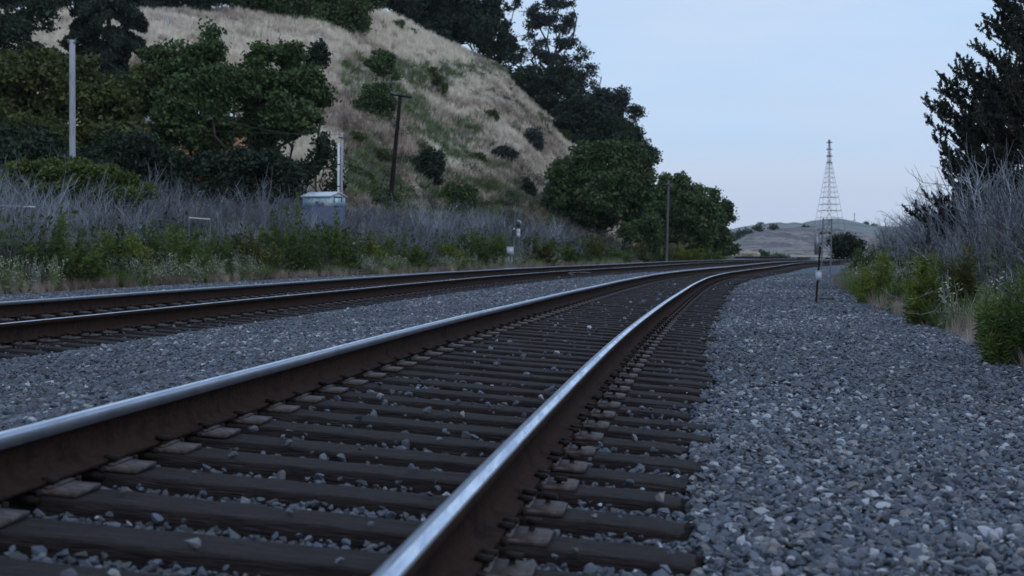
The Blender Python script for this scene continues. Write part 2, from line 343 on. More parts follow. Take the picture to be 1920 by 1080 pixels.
def sleeper_mesh(seed):
    r = np.random.default_rng(seed); nx, ny = 27, 5; L, W, H = 2.74, .23, .18
    ex = r.normal(0, .012, (2, ny, 3))
    ring = [(-1, -1), (-.5, -1), (.5, -1), (1, -1), (1, -.5), (1, .5), (1, .9), (.93, 1), (.45, 1), (0, 1), (-.45, 1), (-.93, 1), (-1, .9), (-1, .5), (-1, -.5)]
    V = []
    for i, t in enumerate(np.linspace(-1, 1, nx)):
        for (a, b) in ring:
            g = r.normal(0, .0012)
            V.append([t * L / 2 + (r.normal(0, .014) if i in (0, nx - 1) else 0), a * W / 2 + r.normal(0, .0012), b * H / 2 - H / 2 + g - (.012 if abs(t) > .985 and b > .5 else 0)])
    k = len(ring); i = np.arange(nx - 1)[:, None] * k; j = np.arange(k)[None]; j2 = (j + 1) % k
    Fq = np.stack([i + j, i + k + j, i + k + j2, i + j2], -1).reshape(-1, 4)
    V = np.array(V); n0 = len(V)
    V = np.vstack([V, V[:k].mean(0), V[-k:].mean(0)])
    caps = [[n0, q, (q + 1) % k, (q + 2) % k] for q in range(0, k - 1, 2)] + [[n0, k - 1, 0, 0]][:0]
    b = (nx - 1) * k; caps += [[n0 + 1, b + (q + 2) % k, b + (q + 1) % k, b + q] for q in range(0, k - 1, 2)]
    Fq = np.vstack([Fq, caps])
    return fastmesh('sleeper', V, Fq, M['wood'])
SLP = [sleeper_mesh(s) for s in range(6)]
mb = MB()    # tie plate, shoulders and slope; x across the track
mb.box((.012, 0, .009), (.40, .19, .018)); mb.box((.088, 0, .022), (.018, .19, .01)); mb.box((-.088, 0, .022), (.018, .19, .01))
mb.box((.15, 0, .0185), (.10, .186, .004))
PLATE = mb.mesh('tie_plate', M['plate'])
mb = MB(); mb.box((0, 0, -.014), (.018, .018, .06)); mb.box((.006, 0, .022), (.048, .034, .014)); SPIKE = mb.mesh('spike', M['spike'])
mb = MB(); mb.box((0, 0, -.018), (.18, .022, .022)); mb.box((.085, 0, .002), (.014, .022, .022)); mb.box((-.085, 0, .002), (.014, .022, .022)); mb.box((.072, 0, .014), (.036, .02, .007)); ANCH = mb.mesh('rail_anchor', M['spike'])
mb = MB()
mb.box((0, 0, .009), (.36, .19, .018)); mb.box((.088, 0, .022), (.018, .19, .01)); mb.box((-.088, 0, .022), (.018, .19, .01))
for sx, sy in ((.082, .05), (-.082, -.05), (.145, .05)): mb.box((sx, sy, .04), (.036, .03, .018), mi=1)
for sy in (-.135, .135): mb.box((0, sy, .004), (.20, .028, .034), mi=1)
PLATES = mb.mesh('tie_plate_far', [M['plate'], M['spike']])
sleeper_sites = []
def track(name, label, offR, zr, ef, s_first, seed, detail):
    x, y, ph = tpos(2, offR - .75); tr = empty(name, (x, y, 0), label, 'railway track')
    for off, zf, gg in ((offR, lambda s: zr, -1), (offR - 1.507, lambda s: zr + ef(s), 1)):
        link('rail', rail_mesh('rail', off, zf, gg), tr)
    r = random.Random(seed); far = []; farp = []; cnt = 0
    s = s_first
    while s < 236:
        x, y, ph = tpos(s, offR - .7535); e = float(ef(s)); tilt = math.atan2(e, 1.507)
        yaw = -ph + r.uniform(-.014, .014); slide = r.uniform(-.03, .15); zc = zr + e / 2 - .206
        Mx = Matrix.Translation((x, y, zc)) @ Matrix.Rotation(yaw, 4, 'Z') @ Matrix.Rotation(tilt, 4, 'Y')
        Ms = Mx @ Matrix.Translation((slide, 0, r.uniform(-.006, .001)))
        sleeper_sites.append((s, offR - .7535 + slide, yaw))
        if cnt < 100:
            so = link('sleeper', SLP[r.randrange(6)], tr); so.matrix_basis = Ms
            if r.random() < .5: so.matrix_basis = Ms @ Matrix.Rotation(math.pi, 4, 'Z')
            base = so.matrix_basis.copy()
            for sx in (-1, 1):
                P = Mx @ Matrix.Translation((sx * .7535, 0, 0)) @ Matrix.Rotation(0 if sx > 0 else math.pi, 4, 'Z')
                near = cnt < detail
                p = link('tie_plate', PLATE if near else PLATES, so, False); p.matrix_basis = base.inverted() @ P
                if near:
                    for ax, ay in ((.082, .055), (.082, -.055), (-.082, .05), (.145, r.choice((-.05, .05)))):
                        q = link('spike', SPIKE, so, False)
                        flip = math.pi if 0 < ax < .1 else 0
                        q.matrix_basis = base.inverted() @ P @ Matrix.Translation((ax, ay, .018 + r.uniform(0, .012))) @ Matrix.Rotation(flip + r.uniform(-.1, .1), 4, 'Z')
                    for ay in (-.145, .145):
                        q = link('rail_anchor', ANCH, so, False); q.matrix_basis = base.inverted() @ P @ Matrix.Translation((0, ay, .012))
        else:
            far.append(Ms)
            for sx in (-1, 1): farp.append(Mx @ Matrix.Translation((sx * .7535, 0, 0)) @ Matrix.Rotation(0 if sx > 0 else math.pi, 4, 'Z'))
        cnt += 1; s += .485 + r.uniform(-.02, .02)
    for nm, lst, d, m in (('sleeper', far, ((0, 0, -.09), (2.74, .23, .18)), M['wood']), ('tie_plate', farp, ((0, 0, .012), (.34, .18, .026)), M['plate'])):
        mb = MB()
        for Mt in lst:
            A = np.array(Mt); mb.box(A[:3, :3] @ np.array(d[0]) + A[:3, 3], d[1], A[:3, :3])
        q = link(nm, mb.mesh(nm + '_far', m), tr); q['kind'] = 'stuff'
track('railway_track', 'nearest railway track with timber sleepers, its rails sweeping up from the bottom edge', OR1, ZR1, e1, 1.4, 5, 36)
track('railway_track', 'farther railway track, running along the brush at the foot of the hill', OR2, ZR2, lambda s: E2, 8.0, 6, 14)

# ------------------------------------------------------------------ instancing of uncountable stuff (geometry nodes)
PROTO = bpy.data.collections.new('prototypes')
def proto_col(name, meshes):
    c = bpy.data.collections.new(name)
    for i, m in enumerate(meshes):
        o = bpy.data.objects.new('%s_%02d' % (name, i), m); c.objects.link(o)
    return c
def scatter(name, P, rot, scl, shade, col, nproto, label, cat):
    P = np.asarray(P, np.float32); n = len(P)
    me = bpy.data.meshes.new(name); me.vertices.add(n); me.vertices.foreach_set('co', P.ravel())
    a = me.attributes.new('rotv', 'FLOAT_VECTOR', 'POINT'); a.data.foreach_set('vector', np.asarray(rot, np.float32).ravel())
    scl = np.asarray(scl, np.float32); scl = np.repeat(scl[:, None], 3, 1) if scl.ndim == 1 else scl
    a = me.attributes.new('sclv', 'FLOAT_VECTOR', 'POINT'); a.data.foreach_set('vector', scl.ravel())
    a = me.attributes.new('shade', 'FLOAT', 'POINT'); a.data.foreach_set('value', np.asarray(shade, np.float32))
    a = me.attributes.new('pick', 'INT', 'POINT'); a.data.foreach_set('value', rng.integers(0, nproto, n).astype(np.int32))
    o = link(name, me); tagobj(o, label, cat, kind='stuff')
    g = bpy.data.node_groups.new(name, 'GeometryNodeTree')
    g.interface.new_socket('Geometry', in_out='INPUT', socket_type='NodeSocketGeometry'); g.interface.new_socket('Geometry', in_out='OUTPUT', socket_type='NodeSocketGeometry')
    gi = g.nodes.new('NodeGroupInput'); go = g.nodes.new('NodeGroupOutput'); io = g.nodes.new('GeometryNodeInstanceOnPoints'); ci = g.nodes.new('GeometryNodeCollectionInfo')
    ci.inputs['Collection'].default_value = col; ci.inputs['Separate Children'].default_value = True; ci.inputs['Reset Children'].default_value = True
    io.inputs['Pick Instance'].default_value = True
    def at_(nm, ty):
        q = g.nodes.new('GeometryNodeInputNamedAttribute'); q.data_type = ty; q.inputs['Name'].default_value = nm; return q.outputs['Attribute']
    L = g.links.new
    L(gi.outputs[0], io.inputs['Points']); L(ci.outputs[0], io.inputs['Instance']); L(at_('pick', 'INT'), io.inputs['Instance Index'])
    er = g.nodes.new('FunctionNodeEulerToRotation'); L(at_('rotv', 'FLOAT_VECTOR'), er.inputs[0]); L(er.outputs[0], io.inputs['Rotation'])
    L(at_('sclv', 'FLOAT_VECTOR'), io.inputs['Scale']); L(io.outputs[0], go.inputs[0])
    md = o.modifiers.new('scatter', 'NODES'); md.node_group = g
    return o
def stone_mesh(seed):
    import bmesh
    r = random.Random(seed); bm = bmesh.new(); n = 15
    for i in range(n):
        v = Vector((r.gauss(0, 1), r.gauss(0, 1), r.gauss(0, 1))).normalized(); v = Vector((v.x * r.uniform(.38, .55), v.y * r.uniform(.3, .46), v.z * r.uniform(.20, .30))); bm.verts.new(v)
    bmesh.ops.convex_hull(bm, input=bm.verts)
    for v in [v for v in bm.verts if not v.link_faces]: bm.verts.remove(v)
    me = bpy.data.meshes.new('stone'); bm.to_mesh(me); bm.free(); me.materials.append(M['stone']); return me
STONES = proto_col('stone', [stone_mesh(i) for i in range(14)])
def in_view(x, y, mrg=2.0):
    return (y > .9) & (np.abs(x) < .36 * y + mrg)
# sleeper footprint test, by station and offset
sa = np.array(sleeper_sites); t1 = sa[sa[:, 1] > -4]; t2 = sa[sa[:, 1] < -4]
def on_sleeper(s, o):
    r_ = np.zeros(len(s), bool)
    for T in (t1, t2):
        i = np.clip(np.searchsorted(T[:, 0], s), 1, len(T) - 1); i = np.where(np.abs(T[i, 0] - s) < np.abs(T[i - 1, 0] - s), i, i - 1)
        r_ |= (np.abs(T[i, 0] - s) < .135) & (np.abs(T[i, 1] - o) < 1.385)
    return r_
CRIB = []
def stones(s0, s1, dens, size):
    area = (s1 - s0) * 19.3; n = int(area * dens); s = rng.uniform(s0, s1, n); o_ = rng.uniform(-15.5, 3.8, n)
    keep = np.interp(o_, [-15.6, -14.6, 2.8, 3.8], [.1, 1, 1, .1]) > rng.uniform(0, 1, n); s, o_ = s[keep], o_[keep]
    x, y, ph = tpos(s, o_); k = in_view(x, y); s, o_, x, y = s[k], o_[k], x[k], y[k]
    ons = on_sleeper(s, o_)
    nearrail = np.zeros(len(s), bool)
    for orr in (OR1, OL1, OR2, OL2): nearrail |= np.abs(o_ - orr) < .10
    keep = (~ons | ((rng.uniform(0, 1, len(s)) < .008) & (np.abs(o_-OR1) > .25) & (np.abs(o_-OL1) > .25))) & ~(nearrail & ons); s, o_, x, y, ons, nearrail = [q[keep] for q in (s, o_, x, y, ons, nearrail)]
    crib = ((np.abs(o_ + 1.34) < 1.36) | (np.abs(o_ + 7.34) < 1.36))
    z = bed_z(s, o_) + .012 * vnoise(x, y, .5, 5) + .05 * vnoise(x, y, 1.7, 6) * (o_ > .4) + rng.uniform(-.024, .016, len(s)) - np.where(nearrail & crib, .03, 0)
    z = np.where(crib & ~ons, z - .022 + rng.exponential(.010, len(s)), z)
    z = np.where(ons, bed_z(s, o_) + .045 + .014, z)
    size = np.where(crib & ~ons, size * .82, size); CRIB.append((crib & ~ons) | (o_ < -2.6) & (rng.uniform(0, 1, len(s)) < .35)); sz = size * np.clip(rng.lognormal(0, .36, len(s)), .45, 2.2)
    return np.stack([x, y, z], -1), sz
P1, z1_ = stones(.5, 9, 2500, .039); P2, z2_ = stones(9, 22, 1250, .042); P3, z3_ = stones(22, 62, 430, .056)
P = np.vstack([P1, P2, P3]); sz = np.concatenate([z1_, z2_, z3_]); n = len(P)
rot = np.stack([rng.normal(0, .45, n), rng.normal(0, .45, n), rng.uniform(0, 6.28, n)], -1)
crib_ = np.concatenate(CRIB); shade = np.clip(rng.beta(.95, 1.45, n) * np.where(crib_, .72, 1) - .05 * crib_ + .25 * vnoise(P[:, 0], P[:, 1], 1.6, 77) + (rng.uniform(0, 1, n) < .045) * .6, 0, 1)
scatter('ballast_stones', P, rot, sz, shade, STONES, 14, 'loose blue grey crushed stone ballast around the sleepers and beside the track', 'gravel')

# ------------------------------------------------------------------ foliage builders
def leaf_quads(C, size, tilt=1.0, elong=1.6, up=None, r=rng):
    n = len(C); d = r.normal(size=(n, 3)); 
    if up is not None: d = d * tilt + np.asarray(up)[None]
    d /= np.linalg.norm(d, axis=1)[:, None] + 1e-9
    q = r.normal(size=(n, 3)); b = np.cross(d, q); b /= np.linalg.norm(b, axis=1)[:, None] + 1e-9
    sz = size * np.clip(r.lognormal(0, .3, n), .5, 1.9)
    a = d * (sz * elong / 2)[:, None]; b = b * (sz / 2)[:, None]
    V = np.stack([C - a, C - a * .1 + b, C + a, C - a * .1 - b], 1).reshape(-1, 3)
    Fq = np.arange(4 * n).reshape(-1, 4)
    return V, Fq
def crown_mesh(name, blobs, Y, leaf, m, dens=1.0, seed=0, clump=.36, fill=.45, depth=1.0, elong=1.6, up=None, tilt=1.0, droop=0, lobes=None):
    r = np.random.default_rng(seed); Cs = []; T = []
    for bl in blobs:
        px, py, rx, ry = bl[:4]; dy = bl[4] if len(bl) > 4 else 0; dn = bl[5] if len(bl) > 5 else 1
        c = at(px, py, Y + dy); RX = 1.1 * rx * Y / F; RY = 1.1 * ry * Y / F; RD = (RX + RY) / 2 * depth
        area = math.pi * RX * RY; nl = int(area / (leaf * leaf * .55) * 7.0 * dens * dn)
        per = 26; nc = max(4, nl // per)
        d = r.normal(size=(nc, 3)); d /= np.linalg.norm(d, axis=1)[:, None]
        ns = int(np.clip(area / (leaf * leaf * 45), 5, 16)) if lobes is None else lobes      # each blob is a bunch of smaller leafy lumps
        sd = r.normal(size=(ns, 3)); sd[:, 1] -= .35; sd /= np.linalg.norm(sd, axis=1)[:, None]; sr = r.uniform(.30, .50, ns) * (1.6 / ns ** .33 if ns > 7 else 1)
        sc = sd * (r.uniform(.55, .86, ns))[:, None]; pk = r.integers(0, ns, nc)
        u = r.uniform(.55, 1.08, nc); inner = r.uniform(size=nc) < fill * .5
        q = np.where(inner[:, None], d * r.uniform(0, .75, nc)[:, None], sc[pk] + d * (u * sr[pk])[:, None])
        cc = c + q * np.array([RX, RD, RY])
        cs = clump * leaf * 4.2
        ct = r.uniform(0, 1, nc)
        off = r.normal(size=(nc, per, 3)) * cs * np.array([1, 1, .6]); off[..., 2] -= droop * np.abs(r.normal(size=(nc, per))) * cs
        Cs.append((cc[:, None] + off).reshape(-1, 3)); T.append(np.clip(ct[:, None] * .6 + r.uniform(0, .4, (nc, per)), 0, 1).ravel())
    C = np.vstack(Cs); V, Fq = leaf_quads(C, leaf, tilt=tilt, elong=elong, up=up, r=r)
    return fastmesh(name, V, Fq, m, attr=np.concatenate(T))
def limb(mb, a, b, r0, r1, r, wob=.08, n=6):
    a = np.array(a, float); b = np.array(b, float); L = np.linalg.norm(b - a); t = np.linspace(0, 1, n)[:, None]
    P = a + (b - a) * t; P[1:-1] += r.normal(size=(n - 2, 3)) * wob * L * .5
    mb.tube(P, np.linspace(r0, r1, n), 6); return P
def tree(name, label, cat, blobs, Y, base, m, leaf=.16, dens=1.0, seed=0, trunk_r=None, group=None, fork=.4, parts=('crown', 'trunk'), **kw):
    base = np.array(base, float); t = empty(name, tuple(base), label, cat, group); leaf = leaf * .8
    if m is M['leaf_euc'] and leaf > .14: dens *= .62; kw.setdefault('fill', .1); leaf *= .9; blobs = [tuple([q[0], q[1], q[2] * .95, q[3] * .95] + list(q[4:])) for q in blobs]
    link(parts[0], crown_mesh(parts[0], blobs, Y, leaf, m, dens, seed, **kw), t)
    r = np.random.default_rng(seed + 99); mb = MB()
    cs = [at(b[0], b[1], Y + (b[4] if len(b) > 4 else 0)) for b in blobs]; mean = np.mean(cs, 0)
    H = max(c[2] for c in cs) - base[2]; tr = trunk_r or H * .022
    fk = base + (mean - base) * fork
    limb(mb, base - np.array([0, 0, .3]), fk, tr * 1.15, tr * .8, r, .05)
    for c, b in zip(cs, blobs):
        P = limb(mb, fk, c, tr * .62, tr * .18, r, .14, 7); R_ = b[2] * Y / F
        for q in range(4):
            d = r.normal(size=3); d[2] = abs(d[2]) * .7; d /= np.linalg.norm(d); k = P[r.integers(3, 7)]
            limb(mb, k, k + d * R_ * .9, tr * .2, tr * .05, r, .2, 5)
    link(parts[1], mb.mesh(parts[1], M['bark']), t)
    return t
def gb(px, py, Y=None):                      # base point on the terrain under a pixel column
    if Y is None: return hit(px, py)
    a, _ = ray(px, py); return np.array([a * Y, Y, float(tz(a * Y, Y))])

# trees at the left, in front of the hill
tree('olive_tree', 'wide olive green tree with a rounded crown behind the grey timber pole', 'tree',
     [(40, 165, 95, 70), (130, 170, 95, 62, 1), (205, 195, 60, 55, 2), (0, 250, 80, 90), (90, 270, 100, 80, -1), (190, 270, 75, 70), (-80, 200, 90, 90), (262, 165, 28, 40, 3)], 68, gb(110, 380, 68), M['leaf_olive'], .17, 1.0, 1)
tree('dark_tree', 'dark shady tree filling the left edge under the olive green tree', 'tree', [(20, 290, 70, 60), (110, 300, 60, 50), (190, 310, 65, 45), (250, 280, 45, 45)], 64, gb(90, 390, 64), M['leaf_dark'], .15, 1.0, 2)
tree('leafy_tree', 'dark thin leafed tree in the upper left corner of the hillside', 'tree', [(20, 40, 50, 45), (75, 25, 35, 45), (-20, 90, 60, 40), (110, 110, 35, 25), (45, 100, 40, 30)], 100, gb(30, 200, 100), M['leaf_dark'], .2, .55, 3)
# broadleaf trees in the middle left
tree('broadleaf_tree', 'large dark broadleaf tree with an upright leafy tip, right of the drooping cedar', 'tree',
     [(395, 62, 12, 16, 0, .8), (395, 105, 45, 34), (320, 130, 48, 38), (300, 190, 50, 48), (380, 180, 70, 55, -2), (440, 150, 35, 40), (330, 240, 62, 40, -2), (410, 245, 45, 38), (290, 110, 18, 18)], 72, gb(405, 380, 72), M['leaf_mid'], .16, 1.0, 4, fork=.25)
tree('broadleaf_tree', 'dark broadleaf tree with several leaning trunks, against the dry slope and left of the hut', 'tree',
     [(525, 95, 38, 22), (490, 110, 25, 22), (560, 100, 20, 18), (520, 150, 55, 45), (575, 165, 36, 48), (480, 190, 30, 50), (555, 220, 52, 45, -2), (500, 240, 50, 40)], 74, gb(475, 370, 74), M['leaf_mid'], .16, 1.0, 5, fork=.25)
tree('small_tree', 'small dark clump of leaves rising just right of the leaning broadleaf tree', 'small tree', [(595, 104, 20, 16), (600, 92, 14, 10), (590, 125, 10, 12, 0, .5)], 78, gb(592, 300, 78), M['leaf_dark'], .15, 1.1, 6, fork=.9, trunk_r=.07)
tree('shade_tree', 'low dark tree below the two broadleaf trees, left of the hut', 'tree', [(500, 315, 52, 42), (450, 335, 40, 30), (545, 330, 30, 35), (500, 358, 55, 24)], 68, gb(500, 400, 68), M['leaf_dark'], .14, 1.0, 7)
tree('shade_tree', 'ragged bare branched tree directly behind the white pipe of the hut', 'tree', [(600, 290, 34, 34, 0, .55), (622, 330, 18, 28, 0, .6), (575, 320, 20, 25, 0, .6)], 71, gb(600, 400, 71), M['leaf_dark'], .14, .8, 8, fork=.3)
tree('shade_tree', 'dark undergrowth tree at the foot of the drooping cedar and broadleaf trees', 'tree', [(330, 315, 55, 35), (395, 320, 48, 34), (270, 320, 40, 34), (430, 300, 30, 30), (320, 352, 60, 26), (410, 358, 50, 24), (255, 350, 40, 26)], 66, gb(350, 400, 66), M['leaf_dark'], .14, .85, 9)
# cedar: tiers of drooping branches
def conifer(name, label, px, Y, base, top, tiers, m, seed, leaf=.12, droop=.45, upturn=0.0, spray=.8, trunk_r=.25):
    r = np.random.default_rng(seed); t = empty(name, tuple(base), label, 'conifer'); mb = MB()
    topz = at(px, top, Y)[2]; base = np.array(base, float)
    cx = at(px, top, Y)[0]
    limb(mb, base, (cx, Y, topz), trunk_r, .03, r, .01, 10)
    Cs = []; D = []
    for (py, hw, nb) in tiers:
        z = at(px, py, Y)[2]; Lh = hw * Y / F
        for k in range(nb):
            a = r.uniform(0, 2 * math.pi); L = Lh * r.uniform(.72, 1.12); z0 = z + r.normal(0, .22)
            u = np.linspace(0, 1, 8); dirv = np.array([math.cos(a), math.sin(a), 0])
            P = np.array([cx, Y, z0]) + dirv * (u * L)[:, None] + np.array([0, 0, 1.0]) * (-(droop) * L * u ** 1.5 + upturn * L * u ** 2.4)[:, None]
            mb.tube(P, np.linspace(.045, .01, 8), 4, cap=False)
            n = int(L * 90 * spray); uu = r.uniform(.12, 1, n) ** .8; c = np.array([np.interp(uu, u, P[:, i]) for i in range(3)]).T
            side = np.array([-dirv[1], dirv[0], 0]); w = (1.05 - uu) * L * .34 * r.choice([-1, 1], n) * r.uniform(0.1, 1, n)
            c = c + side * w[:, None] + dirv * (np.abs(w) * .5)[:, None]; c[:, 2] += -np.abs(w) * droop * .8 + upturn * np.abs(w) * .9 + r.normal(0, .05, n)
            per = 7; c = (c[:, None] + r.normal(size=(n, per, 3)) * leaf * np.array([.9, .9, .8])).reshape(-1, 3)
            Cs.append(c); D.append(np.repeat(r.uniform(0, .6) + r.uniform(0, .4, n), per))
    C = np.vstack(Cs); V, Fq = leaf_quads(C, leaf, elong=2.6, up=(0, 0, -.5 if upturn == 0 else .9), tilt=.8, r=r)
    link('crown', fastmesh('crown', V, Fq, m, attr=np.concatenate(D)), t); link('trunk', mb.mesh('trunk', M['bark']), t)
conifer('cedar_tree', 'dark cedar with drooping tiered branches behind the top of the timber pole', 205, 104, gb(205, 160, 104), -190,
        [(156, 95, 6), (132, 88, 6), (104, 92, 6), (76, 82, 6), (48, 86, 6), (20, 76, 7), (-6, 74, 7), (-35, 66, 7), (-65, 55, 7), (-100, 42, 7), (-140, 25, 7)], M['needle'], 41, leaf=.13, spray=.85, droop=.55)
# hilltop trees
tree('hilltop_tree', 'dark round tree on the hilltop above the weathered post', 'tree', [(300, -10, 38, 26), (345, -8, 45, 34), (392, -12, 34, 36)], 146, gb(350, 40, 146), M['leaf_dark'], .26, 1.1, 10)
tree('willowy_tree', 'broad drooping dark green tree on the hilltop left of the bare crest', 'tree',
     [(480, -15, 45, 50), (540, 0, 55, 55), (600, 5, 60, 60), (655, 10, 48, 62), (630, 45, 45, 32), (560, 40, 50, 26), (500, 20, 45, 22), (680, -25, 40, 40)], 152, gb(600, 95, 152), M['leaf_mid'], .24, 1.0, 11, droop=1.2)
tree('hilltop_oak', 'dense blackish tree on the crest just right of the broad drooping tree', 'tree', [(735, -15, 45, 45), (790, 5, 55, 50), (850, 20, 50, 62), (905, 40, 42, 70), (825, 60, 40, 25), (945, 80, 20, 40, 0, .5)], 186, gb(850, 110, 192), M['leaf_dark'], .3, 1.15, 12)
tree('eucalyptus_tree', 'thin leaved eucalyptus leaning out beyond the crest with open airy twigs', 'eucalyptus', [(960, 5, 16, 14, 0, .6), (950, 50, 18, 14, 0, .4), (935, 95, 22, 20, 0, .6), (968, 95, 14, 16, 0, .6), (955, 130, 15, 14, 0, .5), (985, 65, 14, 8, 0, .5)], 192, gb(930, 150, 196), M['leaf_euc'], .26, .8, 13, fork=.3, elong=2.2, droop=.7)
tree('eucalyptus_tree', 'tall eucalyptus standing out against the sky, its open crown reaching the top edge', 'eucalyptus',
     [(1012, 22, 18, 18, 0, .8), (1040, 10, 22, 18, 0, .8), (1000, 45, 16, 16, 0, .7), (1030, 45, 28, 20, 0, .7), (1062, 45, 14, 20, 0, .8), (1015, 80, 22, 10, 0, .5), (1050, 78, 22, 12, 0, .7), (1000, 100, 26, 10, 0, .7), (1075, 75, 10, 9, 0, .6), (1090, 98, 14, 14, 0, .6), (1065, 105, 18, 9, 0, .5), (975, 108, 16, 9, 0, .6), (1040, 112, 28, 9, 0, .6), (1072, 28, 8, 10, 0, .5), (1072, 8, 8, 6, 0, .4)],
     196, gb(1030, 230, 200), M['leaf_euc'], .24, .95, 14, fork=.45, elong=2.0, droop=.5, clump=.45)
tree('round_dark_tree', 'dense rounded blackish tree at the foot of the tall eucalyptus', 'tree', [(1000, 155, 38, 30), (1040, 150, 32, 34), (975, 170, 20, 20), (1020, 190, 45, 25), (1060, 170, 20, 30)], 180, gb(1020, 240, 180), M['leaf_dark'], .26, 1.2, 15)
tree('eucalyptus_tree', 'small twin topped eucalyptus between the tall eucalyptus and the low right one', 'eucalyptus', [(1088, 135, 17, 16, 0, .8), (1112, 135, 9, 13, 0, .6), (1090, 160, 16, 14, 0, .7), (1115, 160, 12, 10, 0, .6), (1100, 178, 18, 9, 0, .5)], 182, gb(1095, 260, 182), M['leaf_euc'], .22, .9, 16, elong=2.0, clump=.45)
tree('round_dark_tree', 'wide dark tree filling the slope edge below the rounded blackish tree', 'tree', [(1085, 215, 48, 36), (1055, 225, 25, 28), (1125, 225, 40, 38), (1110, 250, 55, 25), (1165, 255, 30, 25)], 172, gb(1100, 290, 172), M['leaf_dark'], .25, 1.15, 17)
tree('eucalyptus_tree', 'low spreading eucalyptus farthest right on the ridge, with leafy boughs against the sky', 'eucalyptus', [(1145, 182, 32, 24), (1170, 178, 14, 15, 0, .8), (1192, 210, 16, 14, 0, .7), (1170, 205, 22, 18, 0, .6), (1185, 230, 14, 12, 0, .6), (1168, 240, 22, 10, 0, .5), (1140, 205, 30, 22)], 174, gb(1160, 300, 174), M['leaf_euc'], .22, 1.0, 18, elong=2.0, clump=.45)
tree('round_dark_tree', 'dark narrow tree behind the big green tree, stepping down to the right', 'tree', [(1190, 275, 38, 30), (1215, 300, 18, 22), (1180, 310, 40, 35), (1222, 283, 10, 8, 0, .6)], 160, gb(1190, 380, 160), M['leaf_dark'], .24, 1.1, 19)
tree('hilltop_tree', 'thin dark tree at the very top left corner, behind the pale grass', 'tree', [(60, -8, 60, 24), (125, -6, 50, 26), (0, -10, 50, 26)], 150, gb(60, 20, 150), M['leaf_dark'], .3, 1.0, 25)
tree('hilltop_tree', 'dark tree behind the cedar top on the skyline', 'tree', [(215, 2, 50, 28), (262, 0, 42, 28)], 152, gb(230, 20, 152), M['leaf_dark'], .3, 1.0, 26)
tree('hilltop_tree', 'dark tree on the skyline between the round tree above the post and the drooping one', 'tree', [(425, -2, 42, 28), (455, 0, 40, 30)], 168, gb(440, 20, 168), M['leaf_dark'], .3, 1.0, 27)
tree('hilltop_tree', 'dark tree just left of the dense blackish tree at the top edge', 'tree', [(705, -10, 34, 30), (750, -4, 34, 32)], 196, gb(720, 20, 190), M['leaf_dark'], .3, 1.0, 28)
# trees at the foot of the cutting
tree('green_tree', 'big round green tree at the foot of the slope, the largest beside the farther track', 'tree',
     [(1110, 300, 45, 36), (1160, 305, 50, 38), (1075, 330, 45, 40), (1065, 375, 42, 38), (1130, 360, 62, 48, -2), (1190, 350, 40, 45), (1045, 345, 22, 24), (1110, 405, 50, 25), (1200, 390, 32, 40)], 122, gb(1125, 470, 122), M['leaf_mid'], .2, 1.05, 20, fork=.22)
tree('green_tree', 'dark green tree directly behind the weathered utility pole', 'tree',
     [(1262, 360, 30, 30), (1235, 385, 30, 40), (1290, 375, 32, 32), (1315, 400, 26, 34), (1270, 410, 42, 42), (1225, 430, 32, 32), (1310, 430, 34, 34), (1245, 335, 10, 8, 0, .6)], 140, gb(1270, 465, 140), M['leaf_mid'], .22, 1.05, 21)
tree('green_tree', 'last green tree before the far hill, with loose leafy tips against the sky', 'tree',
     [(1335, 370, 16, 16, 0, .7), (1335, 395, 18, 18, 0, .8), (1358, 382, 7, 6, 0, .7), (1365, 402, 8, 8, 0, .7), (1350, 412, 14, 10, 0, .6), (1335, 440, 30, 30), (1352, 465, 26, 18), (1322, 468, 30, 18), (1348, 395, 20, 22), (1310, 375, 22, 24), (1345, 430, 26, 26), (1362, 388, 9, 8, 0, .8), (1371, 408, 7, 6, 0, .8)], 146, gb(1340, 475, 146), M['leaf_mid'], .2, 1.1, 22)
tree('low_green_tree', 'low leafy tree in the dip left of the weathered utility pole', 'tree', [(1205, 430, 28, 26), (1180, 440, 20, 20), (1228, 445, 16, 18)], 118, gb(1205, 470, 118), M['leaf_mid'], .17, 1.0, 23)
# slope trees and bushes
def bush(name, label, px, py, rx, ry, m='leaf_mid', leaf=.12, dens=1.0, seed=0, lift=0.0, blobs=None, **kw):
    b = hit(px, py + ry * .8); Y = b[1]
    bl = blobs or [(px - rx * .4, py + ry * .1, rx * .6, ry * .8), (px + rx * .4, py, rx * .6, ry * .8), (px, py - ry * .35, rx * .6, ry * .62), (px + rx*.1, py + ry * .3, rx * .75, ry * .65)]
    return tree(name, label, 'bush', bl, Y, b, M[m], leaf, dens, seed, trunk_r=.06, parts=('foliage', 'stem'), **kw)
bush('slope_tree', 'small tree with bare forked trunks on the dry slope, above the round bush', 717, 150, 28, 30, 'leaf_mid', .14, 1.0, 51, blobs=[(712, 108, 18, 14), (702, 122, 14, 12), (732, 115, 14, 12), (725, 132, 16, 9), (742, 145, 8, 5), (715, 122, 20, 14)], fork=.5)
bush('slope_bush', 'large round dark bush on the dry slope, left of the leaning pole top', 702, 190, 38, 36, 'leaf_mid', .13, 1.15, 52)
bush('slope_bush', 'oval dark green bush on the slope, right of the leaning pole', 803, 314, 30, 37, 'leaf_dark', .12, 1.2, 53)
bush('slope_bush', 'spiky green bush low on the slope, touching the grey brush', 858, 374, 42, 30, 'leaf_mid', .12, 1.0, 54)
bush('slope_bush', 'small faded bush left of the leaning pole shaft', 714, 292, 20, 18, 'leaf_olive', .11, .7, 55)
bush('slope_bush', 'grey green shrub high on the right flank of the slope', 1000, 262, 24, 24, 'leaf_euc', .14, .8, 56)
